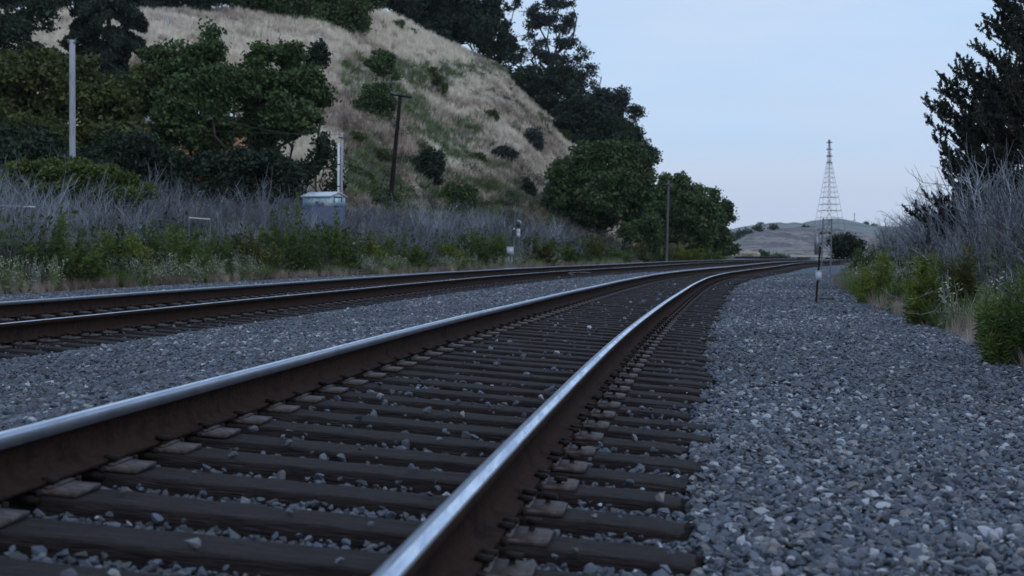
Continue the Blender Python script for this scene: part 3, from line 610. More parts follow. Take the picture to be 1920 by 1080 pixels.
bush('spiky_plant', 'spiky palm like plant halfway up the right part of the slope', 940, 290, 22, 14, 'leaf_euc', .14, .6, 57, elong=4.0)
bush('slope_bush', 'low faded shrub just left of the spiky plant', 897, 298, 20, 14, 'leaf_olive', .12, .5, 58)
bush('slope_bush', 'dark shrub on the slope just left of the big round green tree', 990, 355, 16, 22, 'leaf_dark', .12, .8, 59)
bush('slope_bush', 'olive bush at the slope edge above the big round green tree', 1058, 258, 14, 14, 'leaf_olive', .14, .9, 60)
bush('slope_bush', 'thin yellow green weed bush beside the hut mast', 690, 335, 14, 16, 'leaf_olive', .1, .5, 61)
bush('slope_bush', 'green shrub streak high on the slope below the crest', 826, 165, 10, 22, 'leaf_olive', .12, .6, 62, blobs=[(812, 135, 9, 9), (822, 152, 9, 11), (832, 170, 9, 12), (838, 188, 8, 9)])
bush('slope_bush', 'little olive shrub in the middle of the slope', 922, 218, 13, 12, 'leaf_olive', .12, .7, 63)
bush('slope_bush', 'flat green shrub on the crest below the dense blackish tree', 745, 48, 15, 9, 'leaf_mid', .16, .7, 64)
bush('slope_bush', 'dark green shrub just left of the flat shrub row under the crest', 770, 60, 12, 7, 'leaf_mid', .16, .6, 65)
bush('slope_bush', 'green weed clump at the foot of the slope between hut and leaning pole', 668, 262, 14, 16, 'leaf_olive', .1, .4, 66)

# round tree in the gap, and far shrubs
tree('round_tree', 'dark round tree right of the pylon at the far end of the gravel', 'tree', [(1587, 458, 22, 22), (1570, 465, 10, 12), (1602, 465, 12, 18), (1588, 474, 22, 10)], 128, gb(1587, 487, 128), M['leaf_dark'], .2, 1.2, 24)
for i, (px, py, rx, ry, lb) in enumerate([(1428, 479, 17, 7, 'low dark shrub beyond the far curve of the rails, left of the pair'), (1462, 481, 14, 5, 'low dark shrub beyond the far curve of the rails, right of the pair'), (1385, 479, 14, 4, 'low shrub beside the last green tree where the rails vanish')]):
    tree('far_shrub', lb, 'bush', [(px - rx * .4, py, rx * .6, ry), (px + rx * .4, py + 1, rx * .6, ry * .8)], 250, (at(px, py, 250)[0], 250, CZ - 1.1), M['leaf_mid'], .3, 1.2, 70 + i, trunk_r=.08, parts=('foliage', 'stem'))
r_ = random.Random(4)
for i, (px, py, rx, Yd, lb) in enumerate([(1372, 446, 9, 640, 'lowest and leftmost tree clump on the far hillside'), (1382, 442, 7, 650, 'tree clump just above the lowest one on the far hillside'), (1393, 438, 8, 660, 'third tree clump up the far hillside gully'), (1403, 435, 5, 670, 'topmost small tree of the far hillside gully'), (1450, 425, 4, 740, 'lone dark tree on the brow of the far hill'), (1424, 428, 7, 720, 'flat row of trees on the left brow of the far hill'), (1510, 427, 4, 745, 'small dark tree on the far hill left of the pylon'), (1426, 419, 4, 1590, 'single tree on the left skyline of the far hill'), (1625, 420, 6, 1590, 'dark tree on the right skyline of the far hill'), (1638, 422, 5, 1590, 'last tree where the far skyline meets the brush')]):
    c = at(px, py, Yd)
    tree('far_tree', lb, 'tree', [(px - rx * .3, py, rx * .7, rx * .5), (px + rx * .4, py + .5, rx * .6, rx * .45)], Yd, (c[0], Yd, c[2] - rx * .5 * Yd / F - 1), M['leaf_dark'], .9, 1.1, 80 + i, trunk_r=.3)

# big dark conifer at the right edge
def right_conifer():
    Y = 34.0; base = np.array([at(1950, 470, Y)[0], Y, CZ - 1.05])
    t = empty('conifer_tree', tuple(base), 'tall dark conifer with upward pointing tips at the right edge', 'conifer'); r = np.random.default_rng(91); mb = MB()
    top = at(1945, -260, Y); cx = top[0]; limb(mb, base, top, .24, .03, r, .01, 10)
    Cs = []; D = []
    env = [(-260, 12), (-100, 60), (0, 88), (60, 108), (110, 130), (150, 185), (200, 212), (260, 228), (310, 190), (350, 165), (400, 225), (430, 120)]
    ep = [q[0] for q in env]; ew = [q[1] for q in env]
    for k in range(300):
        py = r.uniform(-230, 425) if r.uniform() < .85 else r.uniform(120, 330); Lm = np.interp(py, ep, ew) * Y / F
        a = r.uniform(0, 2 * math.pi) if r.uniform() < .72 else r.uniform(math.pi * .72, math.pi * 1.28); L = Lm * r.uniform(.6, 1.0)
        tip = np.array([cx + math.cos(a) * L, Y + math.sin(a) * L, at(1950, py, Y)[2]]); st = np.array([cx, Y, tip[2] - L * .25 - .15])
        u = np.linspace(0, 1, 8); P = st + (tip - st) * u[:, None]; P[:, 2] += -.18 * L * np.sin(u * math.pi)
        mb.tube(P, np.linspace(.03, .006, 8), 4, cap=False)
        nb = int(4 + L * 9.5)
        for b in range(nb):                       # upright tassels along the branch
            uu = r.uniform(.18, 1) if b else 1.0; p = np.array([np.interp(uu, u, P[:, i]) for i in range(3)])
            d = np.array([math.cos(a), math.sin(a), 0]) * r.uniform(.1, .6) + r.normal(0, .38, 3) + np.array([0, 0, 1.0]); d /= np.linalg.norm(d)
            ln = r.uniform(.20, .44); n = int(ln * 120); v = r.uniform(0, 1, n)
            c = p + d * (v * ln)[:, None] + r.normal(size=(n, 3)) * (.028 * (1.15 - v))[:, None]
            Cs.append(c); D.append(np.full(n, r.uniform(0, 1)))
    C = np.vstack(Cs); V, Fq = leaf_quads(C, .034, elong=2.6, up=(0, 0, .8), tilt=.7, r=r)
    link('crown', fastmesh('crown', V, Fq, M['needle_r'], attr=np.concatenate(D)), t); link('trunk', mb.mesh('trunk', M['bark']), t)
right_conifer()

# ------------------------------------------------------------------ dead grey brush, feathery bushes, weeds, dry grass
def brush_proto(seed, stems=17, h=1.0, thick=.0085):
    r = np.random.default_rng(seed); mb = MB()
    def stem(p, d, L, rad, lvl):
        n = 5; P = [p]; dd = d.copy()
        for i in range(n - 1):
            dd = dd + r.normal(size=3) * .11 + np.array([0, 0, .03]); dd /= np.linalg.norm(dd); P.append(P[-1] + dd * L / (n - 1))
        mb.tube(P, np.linspace(rad, rad * .45, n), 3, cap=False)
        if lvl < 2:
            for q in range(6 if lvl == 0 else 3):
                i = r.integers(1 if lvl == 0 else 1, n); nd = dd * .8 + r.normal(size=3) * .42 + np.array([0, 0, .25]); nd /= np.linalg.norm(nd)
                stem(np.array(P[i]), nd, L * r.uniform(.28, .5), rad * .55, lvl + 1)
    for k in range(stems):
        a = r.uniform(0, 6.28); q = r.uniform(0, .16); d = np.array([math.cos(a) * r.uniform(.05, .5), math.sin(a) * r.uniform(.05, .5), 1.0]); d /= np.linalg.norm(d)
        stem(np.array([math.cos(a) * q, math.sin(a) * q, -.03]), d, r.uniform(.6, 1.0) * h, thick, 0)
    return mb.mesh('brush', M['twig'])
BR = proto_col('brush', [brush_proto(200 + i) for i in range(5)])
BRT = proto_col('fine_brush', [brush_proto(300 + i, 11, 1.0, .0088) for i in range(5)])
def edge_table(off, s0=0, s1=130):
    ss = np.linspace(s0, s1, 500); x, y, _ = tpos(ss, off); return ss, x, y
# left band: brush behind the green bushes
P = []; H = []
topx = [-200, 0, 60, 200, 330, 430, 520, 600, 660, 760, 900, 1000, 1080, 1200, 1300, 1370]
topy = [330, 352, 345, 350, 374, 385, 366, 386, 402, 398, 400, 410, 428, 442, 457, 475]
for k in range(1050):
    s = rng.uniform(12, 118); back = rng.uniform(.9, 12.0); x, y, ph = tpos(s, -15.2 - back)
    if y < 8 or abs(x) > .36 * y + 3: continue
    px = HX + F * x / y
    if px > 1350 or y > np.interp(px, PX, YT) + 8: continue
    ty = np.interp(px, topx, topy) + rng.normal(8, 12); z = float(tz(x, y))
    h = (CZ + (HY - ty) / F * y) - z
    # nearer rows are lower
    h *= np.interp(back, [.9, 3, 7, 14], [.40, .68, .92, 1.0])
    if 548 < px < 665 and 38 < y < 66: h = min(h, 2.25)
    if h < .5: continue
    P.append((x, y, z)); H.append(h * rng.uniform(.8, 1.05))
n = len(P); H = np.array(H)
scatter('dead_brush', P, np.stack([rng.normal(0, .06, n), rng.normal(0, .06, n), rng.uniform(0, 6.28, n)], -1), np.stack([H * .95, H * .95, H], -1), rng.uniform(0, 1, n), BR, 5, 'leafless blue grey brush thicket between the farther track and the hill', 'brush')
# right band
P = []; H = []
for k in range(620):
    s = rng.uniform(9, 95); back = rng.uniform(.9, 8.5) ** 1.0; x, y, ph = tpos(s, 3.0 + back)
    if y < 9 or x > .36 * y + 3.5: continue
    px = HX + F * x / y; z = float(tz(x, y))
    ty = np.interp(px, [1560, 1620, 1660, 1700, 1760, 1800, 1850, 1900, 2000], [480, 440, 425, 415, 385, 345, 320, 322, 320]) + rng.normal(8, 14)
    h = (CZ + (HY - ty) / F * y) - z; h *= np.interp(back, [.9, 2.4, 5], [.55, .9, 1])
    if h < .4 or h > 3.2: continue
    P.append((x, y, z)); H.append(h * rng.uniform(.8, 1.05))
n = len(P); H = np.array(H)
scatter('dead_brush', P, np.stack([rng.normal(0, .08, n), rng.normal(0, .08, n), rng.uniform(0, 6.28, n)], -1), np.stack([H, H, H], -1), rng.uniform(0, 1, n), BRT, 5, 'leafless blue grey brush thicket along the right edge of the gravel', 'brush')

def fennel(label, px, pyb, rx, h_px, Y, m='fennel', seed=0, dens=1.0, blade=.012):
    base = np.array([at(px, pyb, Y)[0], Y, 0]); base[2] = float(tz(base[0], Y)) - .03; pyb = HY + (CZ - base[2]) / Y * F
    t = empty('feathery_bush', tuple(base), label, 'bush'); r = np.random.default_rng(seed)
    H = 1.18 * (at(px, pyb - h_px, Y)[2] - base[2]); Rx = rx * Y / F
    mb = MB(); C = []; D = []; T = []
    ns = int(34 * dens)
    for k in range(ns):
        a = r.uniform(0, 6.28); q = math.sqrt(r.uniform()); L = H * r.uniform(.30, 1.0) * (1 - .5 * q * q) * (1.18 if k % 7 == 0 else 1)
        tip = np.array([math.cos(a) * Rx * q * 1.15, math.sin(a) * Rx * q * 1.0, L]); st = np.array([math.cos(a) * Rx * q * .5, math.sin(a) * Rx * q * .4, 0])
        u = np.linspace(0, 1, 6); P = st + (tip - st) * u[:, None]; P[:, :2] += r.normal(0, .04 * Rx, (6, 2)) * u[:, None]
        mb.tube(P + base, np.linspace(.007, .003, 6), 3, cap=False)
        nl = int(150 * dens); uu = r.uniform(.10, 1, nl) ** .8; c = np.array([np.interp(uu, u, P[:, i]) for i in range(3)]).T
        sp = (.10 + .16 * (1 - uu)) * (.5 + .5 * min(Rx, 1.0)); dd = r.normal(size=(nl, 3)) * np.array([1, 1, .6]) + np.array([0, 0, .5]); dd /= np.linalg.norm(dd, axis=1)[:, None]
        C.append(c + dd * sp[:, None] * r.uniform(.3, 1.2, nl)[:, None]); D.append(dd); T.append(np.clip(r.uniform(0, .7) + r.uniform(0, .35, nl), 0, 1))
    C = np.vstack(C) + base; D = np.vstack(D); T = np.concatenate(T); n = len(C)
    ln = r.uniform(.06, .15, n) * (.6 + .5 * min(Rx, 1.2)); w = blade * r.uniform(.6, 1.3, n) * (Y / 22) ** .55; sd_ = np.cross(D, r.normal(size=(n, 3))); sd_ /= np.linalg.norm(sd_, axis=1)[:, None]
    a = D * ln[:, None] / 2; b = sd_ * w[:, None]
    V = np.stack([C - a, C + b, C + a, C - b], 1).reshape(-1, 3)
    link('foliage', fastmesh('foliage', V, np.arange(4 * n).reshape(-1, 4), M[m], attr=T), t); link('stem', mb.mesh('stem', M['bark']), t)
def edgeY(px, off):
    ss = np.linspace(0, 130, 800); x, y, _ = tpos(ss, off); q = HX + F * x / np.maximum(y, .5); q[y < 2] = np.nan
    i = np.nanargmin(np.abs(q - px)); return float(y[i])
LB = [(-15, 500, 45, 60, 'fennel_y', 'feathery green bush cut by the left edge, at the ballast'), (110, 510, 85, 130, 'fennel', 'tall feathery green bush, second from the left along the ballast'),
      (225, 500, 45, 95, 'fennel_y', 'yellowish green feathery bush left of the white flowered weeds'), (315, 520, 60, 110, 'fennel', 'broad feathery green bush reaching down to the gravel, below the broadleaf trees'),
      (398, 500, 36, 85, 'fennel', 'dark green feathery bush left of the olive brown bush'), (465, 500, 45, 85, 'fennel_o', 'olive brown bush in the brush, left of the hut'),
      (540, 505, 48, 110, 'fennel', 'feathery green bush directly left of the hut'), (612, 515, 42, 95, 'fennel', 'feathery green bush in front of the hut'),
      (700, 490, 30, 55, 'fennel_y', 'small green bush just right of the hut base'), (748, 495, 40, 62, 'fennel', 'round green bush in front of the grey brush, below the leaning pole'),
      (835, 490, 32, 45, 'fennel_y', 'low green bush below the spiky slope bush'), (890, 490, 34, 62, 'fennel', 'green bush left of the white equipment box'),
      (932, 492, 26, 60, 'leaf', 'dark green bush behind the white equipment box'), (1003, 494, 34, 52, 'fennel_o', 'rounded olive bush right of the lattice signal mast'),
      (1052, 492, 26, 40, 'fennel', 'low bush right of the rounded olive bush'), (1105, 490, 24, 52, 'fennel_o', 'olive bush below the big round green tree'),
      (1150, 490, 24, 28, 'fennel', 'low grey green bush at the trackside below the big green tree'), (1188, 488, 22, 34, 'fennel_o', 'olive trackside bush left of the weathered utility pole'),
      (1235, 487, 26, 32, 'fennel', 'green trackside bush at the foot of the weathered utility pole'), (1285, 486, 26, 26, 'fennel_y', 'yellow green trackside bush right of the weathered utility pole'),
      (1325, 486, 22, 20, 'fennel', 'last low green bush before the trees end')]
for i, (px, pyb, rx, hp, m, lb) in enumerate(LB):
    Y = edgeY(px, -16.0) + 1.0
    fennel(lb, px, pyb, rx * 1.25, hp * 1.12, Y, 'fennel' if m == 'leaf' else m, 400 + i, 1.6, .012)
for i, (px, pyb, rx, hp, Y, m, lb) in enumerate([(1910, 665, 72, 190, 12.6, 'fennel', 'large feathery green bush at the right edge of the gravel'), (1735, 590, 36, 125, 19.5, 'fennel_y', 'upright yellow green bush between dead twigs at the gravel edge'),
      (1645, 560, 40, 100, 27, 'fennel_y', 'bright yellow green bush farther along the right gravel edge'), (1618, 530, 26, 78, 38, 'fennel', 'dark green bush at the far end of the right gravel edge'), (1690, 560, 26, 50, 24, 'fennel', 'low grey green bush with white flowers on the right verge'), (1800, 560, 40, 130, 19, 'fennel_o', 'dull olive bush inside the dead twigs on the right')]):
    fennel(lb, px, pyb, rx, hp, Y, m, 500 + i, 1.4 if Y < 20 else 1.0, .0075)
# yellowish bush mass in front of the timber pole
tree('bushy_shrub', 'wide yellow green bush in front of the foot of the grey timber pole', 'bush', [(60, 338, 60, 34), (125, 326, 65, 32), (190, 340, 60, 34), (20, 362, 38, 30), (110, 365, 95, 30), (235, 360, 38, 28)], 50, gb(110, 400, 50), M['leaf_yel'], .09, 1.0, 95, trunk_r=.08, parts=('foliage', 'stem'))

# weeds and grass
def tuft(seed, n=16, spread=.30, w=.02, m='straw', h=1.0):
    r = np.random.default_rng(seed); V = []; Fq = []
    for k in range(n):
        a = r.uniform(0, 6.28); d = np.array([math.cos(a), math.sin(a), 0]); s = np.array([-d[1], d[0], 0]) * w; p = d * r.uniform(0, spread * .4); L = h * r.uniform(.5, 1); o_ = d * r.uniform(.1, spread)
        m1 = p + o_ * .4 + np.array([0, 0, L * .6]); t_ = p + o_ + np.array([0, 0, L])
        b = len(V); V += [p - s, p + s, m1 + s * .8, m1 - s * .8, t_ + s * .2, t_ - s * .2]; Fq += [[b, b + 1, b + 2, b + 3], [b + 3, b + 2, b + 4, b + 5]]
    return fastmesh('tuft', V, Fq, M[m])
TUV = proto_col('verge_tuft', [tuft(660 + i, 34, .42, .007, 'straw') for i in range(6)]); WEV = proto_col('verge_weed', [tuft(680 + i, 42, .5, .009, 'weed', .8) for i in range(5)])
TU = proto_col('tuft', [tuft(600 + i) for i in range(6)]); WE = proto_col('weed', [tuft(620 + i, 22, .45, .03, 'weed', .8) for i in range(5)])
def flower_plant(seed):
    r = np.random.default_rng(seed); mb = MB()
    for k in range(9):
        a = r.uniform(0, 6.28); tip = np.array([math.cos(a) * r.uniform(0, .28), math.sin(a) * r.uniform(0, .28), r.uniform(.6, 1)])
        P = np.linspace([0, 0, 0], tip, 4); mb.tube(P, .006, 3, cap=False, mi=0)
        for q in range(9):
            u = r.uniform(.45, 1); c = tip * u + r.normal(0, .04, 3); s = r.uniform(.007, .014); d = r.normal(size=(2, 3)) * s
            mb.add([c - d[0], c + d[1], c + d[0], c - d[1]], [[0, 1, 2, 3]], 1)
        for q in range(8):
            u = r.uniform(.05, .7); c = tip * u + r.normal(0, .05, 3); d = r.normal(size=(2, 3)) * .03; mb.add([c - d[0], c + d[1], c + d[0], c - d[1]], [[0, 1, 2, 3]], 0)
    return mb.mesh('flower', [M['weed'], M['flower']])
FL = proto_col('flower', [flower_plant(640 + i) for i in range(4)])
# leafy undergrowth between the brush stems
def clump_proto(seed):
    r = np.random.default_rng(seed); n = 900; C = r.normal(size=(n, 3)) * [.34, .34, .26]; C[:, 2] = np.abs(C[:, 2]) * 1.4 + .05
    V, Fq = leaf_quads(C, .045, elong=2.6, r=r); return fastmesh('undergrowth', V, Fq, M['under'])
M['under'] = mat('undergrowth leaves', (.03, .04, .02), .8, inst=[(.016, .024, .012), (.038, .060, .022), (.078, .105, .042), (.11, .115, .085)], trans=.1)
UG = proto_col('undergrowth', [clump_proto(700 + i) for i in range(4)])
P = []; H = []
for k in range(4200):
    left = rng.uniform() < .78; s = rng.uniform(9, 118); back = rng.uniform(.6, 20) if left else rng.uniform(.8, 6); x, y, ph = tpos(s, (-15.2 - back) if left else 3.0 + back)
    if y < 9 or abs(x) > .36 * y + 3 or y > np.interp(HX + F * x / y, PX, YT) + (12 if HX + F * x / y < 630 else 2): continue
    P.append((x, y, float(tz(x, y)))); H.append(rng.uniform(.5, 1.25) * (1 if left else .8) * min(1, .5 + back * .2))
n = len(P); H = np.array(H)
scatter('undergrowth', P, np.stack([rng.normal(0, .1, n), rng.normal(0, .1, n), rng.uniform(0, 6.28, n)], -1), np.stack([H * 1.2, H * 1.2, H * 1.5], -1), rng.uniform(0, 1, n), UG, 4, 'dark leafy undergrowth between the dead brush stems', 'undergrowth')
# slope grass
n0 = 90000; a_ = rng.uniform(-350, 1420, n0); t_ = rng.uniform(0, 1, n0) ** .8
Yt = np.interp(a_, PX, YT) - 4; Yc = np.interp(a_, PX, YC) + 4; y = Yt + (Yc - Yt) * t_; x = (a_ - HX) / F * y
z = tz(x, y); pn = vnoise(x + .5 * y, y * .5, 7, 41) + .7 * vnoise(x, y, 2.2, 42) + .4 * vnoise(x, y, .8, 43)
gr = vnoise(x * 1.2 - y * .35, y * .3, 5, 44) + .6 * vnoise(x, y, 1.8, 45)
weed = (gr + rng.normal(0, .12, n0) > .19) & (a_ > 640)
k = ~weed; n = k.sum(); sc = rng.uniform(.35, .95, n) * (1 + .5 * pn[k])
topness = np.clip((t_ - .5) * 1.3, 0, .42) + np.where(a_ < 640, .22, 0)
scatter('dry_grass', np.stack([x, y, z - .03], -1)[k], np.stack([rng.normal(0, .18, n), rng.normal(0, .18, n), rng.uniform(0, 6.28, n)], -1), np.stack([sc * 1.5, sc * 1.5, sc], -1), np.clip(.38 + pn[k] * 1.05 + topness[k] + rng.normal(0, .14, n), 0, 1), TU, 6, 'straw coloured dry grass covering the hillside', 'grass')
k = weed; n = k.sum(); sc = rng.uniform(.4, 1.1, n)
scatter('green_weeds', np.stack([x, y, z - .03], -1)[k], np.stack([rng.normal(0, .15, n), rng.normal(0, .15, n), rng.uniform(0, 6.28, n)], -1), np.stack([sc * 1.4, sc * 1.4, sc], -1), np.clip(rng.uniform(0, 1, n), 0, 1), WE, 5, 'patches of green and grey green weeds on the hillside', 'weeds')
# small ragged scrub over the right and lower slope
P = []; H = []
for k in range(620):
    a = rng.uniform(640, 1060); tt = rng.uniform(0, 1) ** 1.4; yy = np.interp(a, PX, YT) * (1 - tt) + np.interp(a, PX, YC) * tt; xx = (a - HX) / F * yy
    if vnoise(xx, yy * .6, 8, 71) + rng.normal(0, .12) < -.02: continue
    P.append((xx, yy, float(tz(xx, yy)))); H.append(rng.uniform(.3, 1.1) * (1.2 - .6 * tt))
n = len(P); H = np.array(H)
scatter('slope_scrub', P, np.stack([rng.normal(0, .2, n), rng.normal(0, .2, n), rng.uniform(0, 6.28, n)], -1), np.stack([H * 1.5, H * 1.2, H], -1), rng.uniform(.1, 1, n), UG, 4, 'low ragged green scrub scattered through the dry grass of the slope', 'scrub')
# verges
P = []
def verge(n0, offs, smin, smax):
    s = rng.uniform(smin, smax, n0); o_ = rng.uniform(*offs, n0); x, y, _ = tpos(s, o_); k = in_view(x, y, 3.5) & (y > 4) & (y < 110); return x[k], y[k], o_[k]
xa, ya, oa = verge(11000, (-18.2, -15.0), 8, 115); xb, yb, ob = verge(5600, (2.75, 6.0), 3, 90)
x = np.concatenate([xa, xb]); y = np.concatenate([ya, yb]); z = tz(x, y); n = len(x)
kk = vnoise(x, y, 1.5, 61) + rng.normal(0, .15, n) > -.12; x, y, z = x[kk], y[kk], z[kk]; n = len(x); sc = rng.uniform(.12, .42, n)
scatter('verge_grass', np.stack([x, y, z - .01], -1), np.stack([rng.normal(0, .2, n), rng.normal(0, .2, n), rng.uniform(0, 6.28, n)], -1), np.stack([sc, sc, sc], -1), np.clip(.22 + vnoise(x, y, 1.2, 62) * .7 + rng.normal(0, .12, n), 0, 1), TUV, 6, 'low dry grass along both edges of the gravel', 'grass')
xa, ya, oa = verge(6500, (-19, -15.3), 8, 115); xb, yb, ob = verge(2900, (2.9, 6.0), 3, 70)
x = np.concatenate([xa, xb]); y = np.concatenate([ya, yb]); z = tz(x, y); n = len(x)
kk = vnoise(x, y, 2.2, 63) > -.02; x, y, z = x[kk], y[kk], z[kk]; n = len(x); sc = rng.uniform(.35, .85, n)
scatter('verge_weeds', np.stack([x, y, z - .01], -1), np.stack([rng.normal(0, .15, n), rng.normal(0, .15, n), rng.uniform(0, 6.28, n)], -1), np.stack([sc * .8, sc * .8, sc], -1), rng.uniform(0, .8, n), WEV, 5, 'green weeds growing along both edges of the gravel', 'weeds')
xa, ya, oa = verge(1700, (-17.8, -15.2), 8, 90); xb, yb, ob = verge(700, (3.0, 5.0), 9, 60)
x = np.concatenate([xa, xb]); y = np.concatenate([ya, yb]); z = tz(x, y); n = len(x)
kk = vnoise(x, y, 3.2, 64) > .06; x, y, z = x[kk], y[kk], z[kk]; n = len(x); sc = rng.uniform(.5, 1.0, n)
scatter('white_wildflowers', np.stack([x, y, z - .01], -1), np.stack([rng.normal(0, .12, n), rng.normal(0, .12, n), rng.uniform(0, 6.28, n)], -1), np.stack([sc, sc, sc], -1), rng.uniform(.3, .9, n), FL, 4, 'wild plants with tiny white flowers along the gravel edges', 'wildflowers')

# ------------------------------------------------------------------ poles, hut, signals, pylon
M['pole_grey'] = mat('weathered grey timber', (.26, .27, .31), .9, var=[(.36, .38, .42), (.20, .205, .235)], vscale=5, stretch=(3, 3, .4), bump=.4)
M['pole_dark'] = mat('dark creosoted pole', (.012, .010, .010), .85, var=[(.022, .017, .016)], vscale=5, stretch=(3, 3, .4), bump=.4, spec=.12)
M['pole_brown'] = mat('brown timber pole', (.075, .068, .075), .9, var=[(.12, .11, .115)], vscale=5, stretch=(3, 3, .4))
M['galv'] = mat('galvanised steel', (.30, .32, .35), .5, metal=.5, var=[(.22, .235, .26)], vscale=9)
M['galv_d'] = mat('dark weathered steel', (.10, .11, .13), .6, metal=.4, var=[(.15, .16, .18)], vscale=9)
M['white_p'] = mat('white paint', (.62, .66, .70), .5, var=[(.72, .76, .80)], vscale=4)
M['box_w'] = mat('pale grey enclosure paint', (.55, .60, .66), .5, var=[(.45, .50, .56)], vscale=10)
M['black'] = mat('black fittings', (.015, .015, .018), .6)
M['wire'] = mat('cable', (.07, .075, .085), .6)
M['wire_l'] = mat('pale cable', (.42, .44, .48), .5)
M['insul'] = mat('glass insulator', (.10, .14, .16), .2)
def pole(name, label, top, bot, Y, r0, r1, m, arm=None):
    a = at(*top, Y); b = at(*bot, Y); g = float(tz(b[0], Y)); b2 = b.copy(); 
    if g < b[2]: b2 = a + (b - a) * (a[2] - g) / (a[2] - b[2])
    t = empty(name, tuple(b2), label, 'pole'); mb = MB(); mb.tube(np.linspace(b2 - [0, 0, .4], a, 8), np.linspace(r0, r1, 8), 8); link('shaft', mb.mesh('shaft', M[m], smooth=True), t)
    return t, a, b2
t, PT, _ = pole('utility_pole', 'thick grey timber pole without crossarm in front of the left trees', (135.5, 75), (136, 300), 60, .145, .125, 'pole_grey')
mb = MB(); mb.box(PT + [0, -.05, -.12], (.34, .10, .05)); link('bracket', mb.mesh('bracket', M['galv_d']), t)
for dx in (-.15, .15):
    mb = MB(); mb.tube(np.linspace(PT + [dx, -.06, -.10], PT + [dx, -.06, .04], 4), [.022, .034, .034, .02], 6); link('insulator', mb.mesh('insulator', M['insul']), t)
t, DT, _ = pole('utility_pole', 'dark leaning pole with a short crossarm on the dry slope', (751, 176), (730, 388), hit(730, 388)[1], .17, .12, 'pole_dark')
DY = DT[1]; a = at(733, 177.5, DY); b = at(773, 183.5, DY); ax = (b - a) / np.linalg.norm(b - a)
mb = MB(); mb.box((a + b) / 2 + [0, -.14, 0], (np.linalg.norm(b - a), .09, .12), np.array([ax, [0, 1, 0], np.cross(ax, [0, 1, 0])]).T); link('crossarm', mb.mesh('crossarm', M['pole_dark']), t)
for u in (.06, .28, .42, .64, .95):
    p = a + (b - a) * u + [0, -.14, .05]; mb = MB(); mb.tube(np.linspace(p, p + [0, 0, .20], 4), [.02, .05, .05, .025], 6); link('insulator', mb.mesh('insulator', M['insul']), t)
t, BT, _ = pole('utility_pole', 'thin weathered pole with a tiny crossarm before the right hand trees', (1253.5, 338), (1250.5, 445), 118, .13, .09, 'pole_brown')
mb = MB(); mb.box(BT + [0, -.12, -.35], (.95, .09, .10)); link('crossarm', mb.mesh('crossarm', M['pole_brown']), t)
# weathered post on the hill
b = hit(312, 56, 60, 200); mb = MB(); hP = 23 * b[1] / F; mb.box(b + [0, 0, hP / 2 - .15], (.38, .34, hP + .3), rotz(.3) @ np.array([[1, 0, .04], [0, 1, 0], [-.04, 0, 1]])); mb.box(b + [.02, 0, hP - .02], (.24, .24, .12), rotz(.5))
o = link('wooden_post', mb.mesh('wooden_post', M['pole_grey'])); o['label'] = 'short weathered grey post standing alone on the pale hilltop grass'; o['category'] = 'post'
b = hit(337, 50, 60, 200); mb = MB(); mb.box(b + [0, 0, .1], (.5, .3, .22), rotz(.4)); mb.box(b + [.2, .05, .22], (.25, .2, .12), rotz(.9)); o = link('fallen_log', mb.mesh('fallen_log', M['bark'])); o['label'] = 'low dark chunk of wood lying right of the weathered hilltop post'; o['category'] = 'log'

